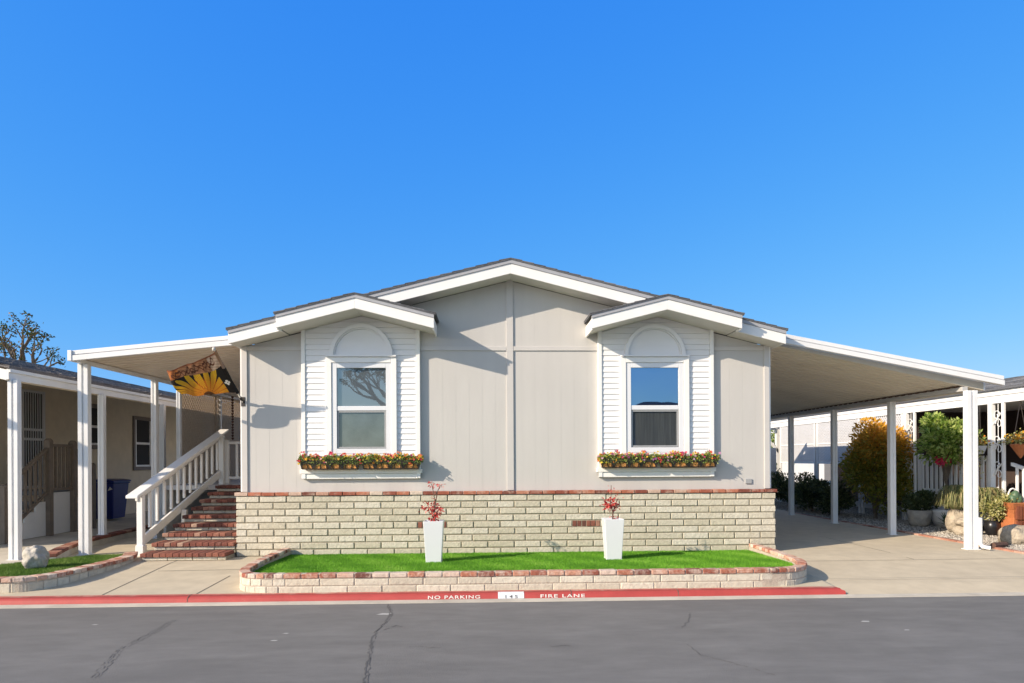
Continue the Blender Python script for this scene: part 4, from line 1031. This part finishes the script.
for i, (x, y, h, rx, lab) in enumerate([(-17.3, 33, 4.6, 1.1, 'small dark tree just behind the left house roof ridge, right of the pollarded tree'), (-15.5, 36, 4.9, 1.2, 'distant dark treetop showing over the left roof beside the awning corner'),
                                   (-14.6, 40, 5.1, 1.5, 'distant treetop showing over the left roof through the gap under the awning')]):
    bushy('distant_tree', x, y, 0, rx, rx, 1.2, 1500, .16, 'treeleaf', lab, 'tree', 40 + i, h - 2.4, 'distant trees behind the left house')

# ------------------------------------------------------------------ right side
struct('planting_bed', 'ground', lambda b: b.face([(7.98, 9.9, .0), (30, 9.9, .0), (30, 40, .01), (7.98, 40, .01)]))
def grav(b):
    rg = random.Random(3)
    for _ in range(17000):
        y = 10.0 + 14 * rg.random() ** 1.6; x = rg.uniform(8.06, 10.6)
        r_ = rg.uniform(.010, .026); a = rg.uniform(0, 6.3)
        V = [(x + r_ * math.cos(a + k * 1.57) * rg.uniform(.7, 1.3), y + r_ * math.sin(a + k * 1.57) * rg.uniform(.7, 1.3), .0) for k in range(4)] + [(x + rg.uniform(-.3, .3) * r_, y, r_ * rg.uniform(.7, 1.3))]
        b.poly(V, [(0, 1, 4), (1, 2, 4), (2, 3, 4), (3, 0, 4)], rg.random())
tag(struct('gravel', 'gravel', grav, kind='stuff'), 'pale grey gravel spread around the plants right of the driveway', 'gravel')
EB = thing('brick_edging', 'flush pinkish brick edging between the driveway and the right gravel bed', 'edging', (8.0, 12, 0))
b = MB(); lay(b, [(8.03, 9.7), (8.0, 11), (7.99, 13), (7.92, 16), (7.9, 22)], -.04, .068, .205, .105, .008, 0, -.05, .004, -1); b.build('edging_brick', mat('faded_brick', None, .9, .25, 18, .4, 60, ramp=[(0, (.30, .13, .09)), (.5, (.42, .21, .15)), (1, (.48, .32, .25))]), EB, bevel=.006)
rh = thing('right_house', 'house at the right with shingled eave, white fascia and dark porch behind a picket rail', 'house', (11, 14, 0))
def rroof(b):
    b.prism([(9.50, 2.70), (9.50, 2.735), (12.3, 3.30), (16, 2.5), (16, 2.45), (12.3, 3.26)], 'y', 10.6, 23.5, .45)
    rows = 16
    for i in range(rows):
        xa = 9.5 + 2.8 * i / rows; xb = 9.5 + 2.8 * (i + 1) / rows; y = 10.6; f = lambda x: 2.735 + (x - 9.5) / 2.8 * .565
        while y < 23.4:
            w = U(.25, .42); h = U(.008, .018); b.slab([(xa, y, f(xa) + h), (xa, y + w - .008, f(xa) + h), (xb, y + w - .008, f(xb) + .004), (xb, y, f(xb) + .004)], .01); y += w
part('roof', 'shingle', rh, rroof)
part('fascia', 'white', rh, lambda b: (b.box(9.55, 9.58, 10.65, 23.4, 2.60, 2.715), b.box(9.57, 9.63, 10.65, 23.4, 2.455, 2.60), b.prism([(9.56, 2.70), (12.3, 3.25), (12.3, 3.08), (9.56, 2.5)], 'y', 10.62, 10.65)), bevel=.004)
part('porch_ceiling', 'cream', rh, lambda b: b.box(9.64, 12.4, 10.66, 23.3, 2.50, 2.53))
part('wall', 'darkwall', rh, lambda b: (b.box(12, 12.15, 10.7, 23.4, 0, 3.1), b.box(9.7, 12, 15.7, 15.8, .5, 2.5)))
part('deck', 'greytrim', rh, lambda b: b.box(9.72, 12, 11.2, 15.6, .45, .62))
b = MB(); b.box(11.95, 11.995, 12.6, 13.7, 1.2, 2.2); wn = b.build('window', 'browntrim', rh); b = MB(); b.box(11.94, 11.949, 12.66, 13.64, 1.26, 2.14); b.build('pane', 'dark', wn)
def scrollcol(y):
    b = MB(); w = .05
    b.box(9.565, 9.615, y - .19, y - .14, 0, 2.455); b.box(9.55, 9.64, y + .10, y + .19, 0, 2.455)
    p = b.build('porch_column', 'white', rh, bevel=.004)
    b = MB(); z = .5; b.tube([(9.60, y - .02, .3), (9.60, y - .02, 2.45)], .007, 5)
    while z < 2.2:
        for s_ in (1, -1):
            P = []
            for k in range(22):
                t = k / 21; a = t * 4.6 * math.pi / 2; r_ = .085 * (1 - .75 * t)
                P.append((9.59, y - .02 + s_ * (r_ * math.cos(a) - .03), z + .13 * (1 if s_ > 0 else 2.2) + r_ * math.sin(a) * 1.2))
            b.tube(P, .009, 5)
        b.tube([(9.59, y - .14, z + .36), (9.59, y + .10, z + .12)], .011, 5); z += .48
    b.build('scrollwork', 'white', p)
for y in (12.55, 15.2): scrollcol(y)
fe = thing('picket_fence', 'white picket porch rail behind the tree at the right house', 'fence', (9.7, 13.8, .4))
part('rail', 'white', fe, lambda b: (b.box(9.66, 9.70, 12.75, 15.0, 1.36, 1.42), b.box(9.66, 9.70, 12.75, 15.0, .70, .76), b.box(9.64, 9.72, 14.92, 15.02, .0, 1.52)))
part('base_board', 'white', fe, lambda b: b.box(9.69, 9.715, 12.75, 14.91, .1, .68))
for k in range(14):
    y = 12.82 + k * .153
    part('picket', 'white', fe, lambda b: b.box(9.635, 9.66, y, y + .075, .66, 1.47))
fe2 = thing('porch_rail', 'grey white stair rail with slim balusters at the far right edge', 'railing', (9.9, 11.9, 0))
part('rail', 'white', fe2, lambda b: (b.prism([(11.0, .92), (12.3, 1.28), (12.3, 1.34), (11.0, .98)], 'x', 9.66, 9.71), b.prism([(11.0, .25), (12.3, .62), (12.3, .68), (11.0, .31)], 'x', 9.66, 9.71)))
for k in range(8):
    y = 11.08 + k * .155; part('baluster', 'white', fe2, lambda b: b.box(9.67, 9.70, y, y + .04, .30 + (y - 11) * .28, .93 + (y - 11) * .28))
for (ya, yb, lab) in ((15.45, 17.2, 'white lattice panel under the right eave next to the scroll column'), (17.3, 19.6, 'white lattice panel under the right eave above the orange bush'), (19.7, 22.1, 'white lattice panel under the right eave farthest from the street')):
    t = thing('lattice_screen', lab, 'lattice', (9.6, (ya + yb) / 2, 1.3), 'white lattice panels along the right porch')
    part('lattice_panel', 'greytrim', t, lambda b: latt(b, 'x', ya + .04, yb - .04, 1.30, 2.44, 9.585, .085, .040))
    part('frame', 'white', t, lambda b: (b.box(9.57, 9.62, ya, ya + .05, .0, 2.45), b.box(9.57, 9.62, yb - .05, yb, .0, 2.45), b.box(9.575, 9.615, ya + .05, yb - .05, 1.27, 1.32), b.box(9.575, 9.615, ya + .05, yb - .05, 1.83, 1.86)))
struct('side_yard_paving', 'concrete_grey', lambda b: b.face([(10.7, 15.9, .015), (30, 15.9, .015), (30, 40, .02), (10.7, 40, .02)]))
# planting
random.seed(5)
bushy('photinia_bush', 9.08, 15.75, 0, .90, .85, 1.08, 17000, .085, 'photinia', 'large rounded bush turning orange at its top beside the carport posts', 'bush', 3, .12, None, lambda z, x: .42 + .36 * max(0, z + .15) + .25 * max(0, z - .35) + .10 * z * (1 if x > -.2 else .6), 16)
for i, (x, y, rx, h, lab) in enumerate([(8.75, 16.8, .55, .42, 'dark low shrub behind the second carport post, nearest the orange bush'), (8.7, 18.1, .6, .46, 'dark low shrub in the middle of the row along the carport'), (8.75, 19.5, .6, .48, 'dark low shrub in the row along the carport near the last post'), (8.9, 21.2, .7, .55, 'dark shrub at the far end of the carport beside the house corner'),
                                   (8.6, 23.2, .8, .7, 'dark leafy shrub behind the rear end of the carport')]):
    bushy('low_shrub', x, y, 0, rx, .75, h, 3800, .075, 'shrub', lab, 'shrub', 60 + i, .05, 'dark shrubs along the carport')
bushy('small_tree', 9.42, 13.75, 0, .50, .66, .58, 3600, .10, 'limeleaf', 'small lime green leafy tree behind the front carport post', 'tree', 9, 1.22, None, None, 14)
bushy('shrub', 9.15, 14.0, .30, .36, .35, .24, 2000, .07, 'shrub', 'dark leafy plant with whitish blooms spilling over the pale grey pot', 'plant', 12, 0.0, None, lambda z, x: .45 + .4 * (random.random() < .12), 8)
wp = MB(); wp.lathe((9.02, 14.0, 0), [(.14, .0), (.19, .05), (.22, .2), (.23, .34), (.20, .345), (.18, .30)], 24)
tag(wp.build('garden_pot', 'stone', smooth=True, loc=(9.02, 14.0, 0)), 'round pale grey pot at the foot of the orange bush', 'pot')
bowl = MB(); bowl.lathe((9.62, 13.9, 0), [(.28, .0), (.33, .1), (.37, .3), (.36, .36), (.30, .36)], 26)
tag(bowl.build('white_bowl_planter', 'white', smooth=True, loc=(9.62, 13.9, 0)), 'wide white bowl planter behind the spiky agave', 'planter')
def agave(b):
    for k in range(34):
        a = U(0, 6.28); e = U(.25, 1.35); L_ = U(.26, .42); d = Vector((math.cos(a) * math.cos(e), math.sin(a) * math.cos(e), math.sin(e))); s_ = Vector((-math.sin(a), math.cos(a), 0)) * .022
        p0 = Vector((9.32, 13.55, .03)); p1 = p0 + d * L_ * .5 + Vector((0, 0, .02)); p2 = p0 + d * L_ - Vector((0, 0, .02))
        b.poly([p0 - s_ * .7, p0 + s_ * .7, p1 + s_, p2, p1 - s_], [(0, 1, 2, 4), (4, 2, 3)])
ag = MB(); agave(ag); tag(ag.build('agave', 'agave', loc=(9.32, 13.55, 0)), 'spiky dark green agave in the gravel right of the pale grey pot', 'plant')
def tuft(x, y, z, r, h, n, label, seed, m='reed'):
    rg = random.Random(seed); b = MB()
    for _ in range(n):
        a = rg.uniform(0, 6.28); l = rg.uniform(.55, 1) * h; o = rg.uniform(.25, 1.25) * r; bx, by = x + rg.gauss(0, .07), y + rg.gauss(0, .07)
        P = []
        for k in range(5):
            t = k / 4; P.append(Vector((bx + math.cos(a) * o * t ** 1.3, by + math.sin(a) * o * t ** 1.3, z + l * math.sin(t * 3.0))))
        s_ = Vector((-math.sin(a), math.cos(a), 0)) * .006; c = rg.random()
        for k in range(4): b.face([P[k] - s_, P[k] + s_, P[k + 1] + s_ * (.8 if k < 3 else .1), P[k + 1] - s_ * (.8 if k < 3 else .1)], c)
    return tag(b.build('ornamental_grass', m, loc=(x, y, z)), label, 'ornamental grass', 'arching grass clumps before the picket rail')
tuft(8.97, 12.75, .46, .33, .46, 1300, 'arching brown-green grass clump left of the front carport post', 1)
tuft(9.42, 12.55, .42, .32, .46, 1100, 'arching brown-green grass clump right of the front carport post', 2)
b = MB(); b.blob((8.97, 12.75, .22), .21, .2, .28, 31, 36, 24, .25); tag(b.build('rock', 'tan_stone', smooth=True, loc=(8.97, 12.75, 0)), 'tan rock mound under the left grass clump', 'rock', 'tan rocks in the gravel')
b = MB(); b.blob((8.78, 12.3, .09), .22, .18, .13, 32, 24, 16, .2); tag(b.build('rock', 'tan_stone', smooth=True, loc=(8.78, 12.3, 0)), 'flat tan rock just left of the front carport post', 'rock', 'tan rocks in the gravel')
b = MB(); b.blob((8.75, 12.25, .25), .19, .16, .09, 33, 24, 16, .2); tag(b.build('rock', 'tan_stone', smooth=True, loc=(8.75, 12.25, .2)), 'small tan rock stacked on the flat rock by the post', 'rock', 'tan rocks in the gravel')
bushy('variegated_shrub', 9.22, 12.2, .20, .30, .25, .28, 1500, .065, 'paleleaf', 'pale yellow variegated plant growing from the black pot', 'plant', 15, 0.0, None, None, 8)
pk = MB(); pk.lathe((9.22, 12.2, 0), [(.07, .0), (.10, .04), (.13, .17), (.11, .27), (.09, .28)], 20); tag(pk.build('black_pot', 'blackpot', smooth=True, loc=(9.22, 12.2, 0)), 'glossy black pot in the gravel right of the front post', 'pot')
tc = thing('terracotta_planter', 'tall waisted terracotta planter with a grid front at the right edge', 'planter', (9.5, 12.0, 0))
def tcb(b):
    x, y = 9.50, 12.0; P = [(.17, 0), (.165, .2), (.13, .36), (.15, .5), (.20, .62)]
    for (r0, z0), (r1, z1) in zip(P, P[1:]):
        V = [(x + sx * r0, y + sy * r0, z0) for sx, sy in ((-1, -1), (1, -1), (1, 1), (-1, 1))] + [(x + sx * r1, y + sy * r1, z1) for sx, sy in ((-1, -1), (1, -1), (1, 1), (-1, 1))]
        b.poly(V, [(i, (i + 1) % 4, 4 + (i + 1) % 4, 4 + i) for i in range(4)] + [(4, 5, 6, 7)])
part('body', 'terracotta', tc, tcb, bevel=.008)
part('grid_panel', 'terracotta_dark', tc, lambda b: [b.prism([(9.5 + sx * .012 + sx * i * .055, z0), (9.5 + sx * (.06) + sx * i * .05, z0), (9.5 + sx * .06 + sx * i * .05, z0 + .24), (9.5 + sx * .012 + sx * i * .055, z0 + .24)], 'y', 11.815, 11.87) for sx in (-1, 1) for i in (0, 1) for z0 in (.06, .33)])
ca = thing('cactus', 'round green cactus with a white hoop in the tall terracotta planter', 'cactus', (9.5, 12.0, .62))
part('body', 'agave', ca, lambda b: [b.blob((9.5 + dx, 12.0, .62 + dz), .07, .07, .10, 50 + int(dx * 100), 12, 10, .1) for dx, dz in ((-.05, .05), (.05, .06), (0, .12))], smooth=True)
part('hoop', 'white', ca, lambda b: b.tube([(9.5 + .08 * math.cos(t), 12.06, .74 + .13 * math.sin(t)) for t in [math.pi * k / 12 for k in range(13)]], .014, 8))
b = MB(); b.blob((8.78, 11.05, .12), .30, .22, .20, 41, 36, 24, .2, .5, -.14); tag(b.build('boulder', 'tan_stone', smooth=True, loc=(8.78, 11.05, 0)), 'pale tan boulder in front of the terracotta planter at the right edge', 'rock')
bushy('edge_shrub', 9.95, 11.7, .1, .3, .3, .35, 1600, .06, 'limeleaf', 'green leafy shrub beside the terracotta planter at the right edge', 'shrub', 18, 0, None, None, 7)
b = MB(); b.tube([(7.95, 10.5, .05), (8.25, 10.62, .05)], .045, 8); tag(b.build('drain_pipe', 'stem', loc=(8.0, 10.5, .03)), 'short dark drain pipe on the brick edging beside the front post', 'pipe')
def hang(x, y, z, lab, m, seed, cone=False, rail=False):
    t = thing('hanging_planter', lab, 'hanging planter', (x, y, z), 'planters hung along the right porch')
    if cone: part('basket', m, t, lambda b: b.lathe((x, y, z), [(.01, -.24), (.10, -.10), (.16, .0), (.15, .02)], 16)); part('hanger', 'wire', t, lambda b: [b.tube([(x + dx, y, z), (x, y, 2.45)], .006, 5) for dx in (-.14, .14)])
    else: part('basket', m, t, lambda b: b.poly([(x - .07, y - .20, z - .12), (x + .07, y - .20, z - .12), (x + .07, y + .2, z - .12), (x - .07, y + .2, z - .12), (x - .1, y - .25, z + .04), (x + .1, y - .25, z + .04), (x + .1, y + .25, z + .04), (x - .1, y + .25, z + .04)], [(3, 2, 1, 0), (0, 1, 5, 4), (1, 2, 6, 5), (2, 3, 7, 6), (3, 0, 4, 7), (4, 5, 6, 7)]), bevel=.008); part('hanger', 'wire', t, lambda b: [b.tube([(x, y + dy, z), (x, y + dy * .9, 2.45)], .005, 5) for dy in (-.2, .2)])
    rg = random.Random(seed)
    def fol(b):
        for _ in range(700): b.leaf((x + rg.gauss(0, .08), y + rg.gauss(0, .13), z + .03 + abs(rg.gauss(0, .07))), rg.uniform(.03, .06), .03, None, rg.random())
        if not cone:
            for _ in range(500): b.leaf((x - .08 + rg.gauss(0, .04), y + rg.gauss(0, .16), z - abs(rg.gauss(0, .22))), rg.uniform(.03, .06), .03, None, rg.random())
    part('foliage', 'paleleaf', t, fol)
    def flo(b):
        for _ in range(120):
            c = rg.choice([(.75, .42, .03), (.72, .25, .03), (.80, .55, .08)]); b.leaf((x + rg.gauss(0, .09), y + rg.gauss(0, .14), z + .05 + abs(rg.gauss(0, .07))), .05, .05, None, .5, c)
    part('flowers', 'petal', t, flo)
hang(9.42, 12.95, 1.62, 'long grey trough with yellow flowers hung at the right porch', 'greytrim', 71)
hang(9.62, 12.02, 1.66, 'orange cone basket with yellow and orange flowers at the right edge', 'terracotta', 72, True)
fz = thing('fuchsia_blossoms', 'bright pink blossoms hanging below the lime green tree', 'flowers', (9.25, 13.6, 1.45))
part('petals', 'petal', fz, lambda b: [b.leaf((9.25 + random.gauss(0, .07), 13.6 + random.gauss(0, .06), 1.40 + random.gauss(0, .05)), .07, .05, (U(-.4, .4), U(-.4, .4), -1), .5, random.choice([(.70, .03, .10), (.75, .08, .2)])) for _ in range(90)])
part('stem', 'stem', fz, lambda b: b.tube([(9.25, 13.6, 1.40), (9.27, 13.62, 1.75)], .008, 5))

# ------------------------------------------------------------------ far end of the carport
pg = thing('pergola', 'white timber pergola beyond the far end of the carport', 'pergola', (9.0, 24.5, 0))
for x, y in ((8.35, 24.2), (10.4, 24.2), (8.35, 26.4), (10.4, 26.4)): part('post', 'white', pg, lambda b: b.box(x - .07, x + .07, y - .07, y + .07, 0, 2.45))
for y in (24.2, 26.4): part('beam', 'white', pg, lambda b: b.box(7.6, 11.0, y - .04, y + .04, 2.45, 2.66))
for k in range(9): x = 7.8 + k * .38; part('rafter', 'white', pg, lambda b: b.box(x, x + .06, 23.8, 26.9, 2.662, 2.82))
for x, s_ in ((8.35, 1), (8.35, -1), (10.4, -1)): part('brace', 'white', pg, lambda b: b.prism([(x, 1.75), (x + s_ * .62, 2.44), (x + s_ * .74, 2.44), (x, 1.60)], 'y', 24.13, 24.16))
fh = thing('far_house', 'white house with a grey roof far behind the pergola', 'house', (11, 36, 0))
part('wall', 'white', fh, lambda b: b.prism([(5, 0), (17, 0), (17, 2.7), (11, 4.0), (5, 2.7)], 'y', 34, 42))
part('roof', 'shingle', fh, lambda b: b.prism([(4.6, 2.6), (11, 4.0), (17.4, 2.6), (17.4, 2.72), (11, 4.13), (4.6, 2.72)], 'y', 33.5, 42.5))
for x in (10.2, 12.6): 
    b = MB(); b.box(x, x + 1.2, 33.96, 33.999, 1.1, 2.2); wn = b.build('window', 'greytrim', fh); b = MB(); b.box(x + .08, x + 1.12, 33.94, 33.959, 1.18, 2.12); b.build('pane', 'dark', wn)
bushy('garden_tree', 9.2, 22.6, 0, .5, .5, .6, 1800, .10, 'limeleaf', 'slim yellow-green tree beside the white pergola', 'tree', 25, .75, None, None, 8)
bushy('garden_tree', 12.6, 29.5, 0, 1.3, 1.1, 1.1, 2600, .14, 'limeleaf', 'yellow-green tree between the lattice and the far house', 'tree', 26, .9, None, None, 10)
ub = thing('utility_pedestal', 'grey utility box on a post near the rear of the carport', 'utility box', (8.5, 20.4, 0))
part('post', 'greytrim', ub, lambda b: b.box(8.48, 8.58, 20.35, 20.45, 0, .9)); part('box', 'greytrim', ub, lambda b: b.box(8.38, 8.68, 20.28, 20.5, .9, 1.75), bevel=.015)

# ------------------------------------------------------------------ across the street (seen only as reflections in the panes)
oh = thing('opposite_house', 'house across the street reflected in the right window', 'house', (9, -17, 0))
part('wall', 'cream', oh, lambda b: b.prism([(3.2, -.2), (15, -.2), (15, 3.0), (9.1, 4.4), (3.2, 3.0)], 'y', -28, -16))
part('roof', 'shingle', oh, lambda b: b.prism([(2.8, 2.92), (9.1, 4.42), (15.4, 2.92), (15.4, 3.1), (9.1, 4.62), (2.8, 3.1)], 'y', -28.4, -15.5))
b = MB(); b.box(6.5, 8.1, -15.999, -15.95, 1.2, 2.6); wn = b.build('window', 'white', oh); b = MB(); b.box(6.6, 8.0, -15.949, -15.94, 1.3, 2.5); b.build('pane', 'dark', wn)
baretree(-5.2, -17.5, 8.4, 33, 'tree across the street whose crown is reflected in the left window', leaves=40)
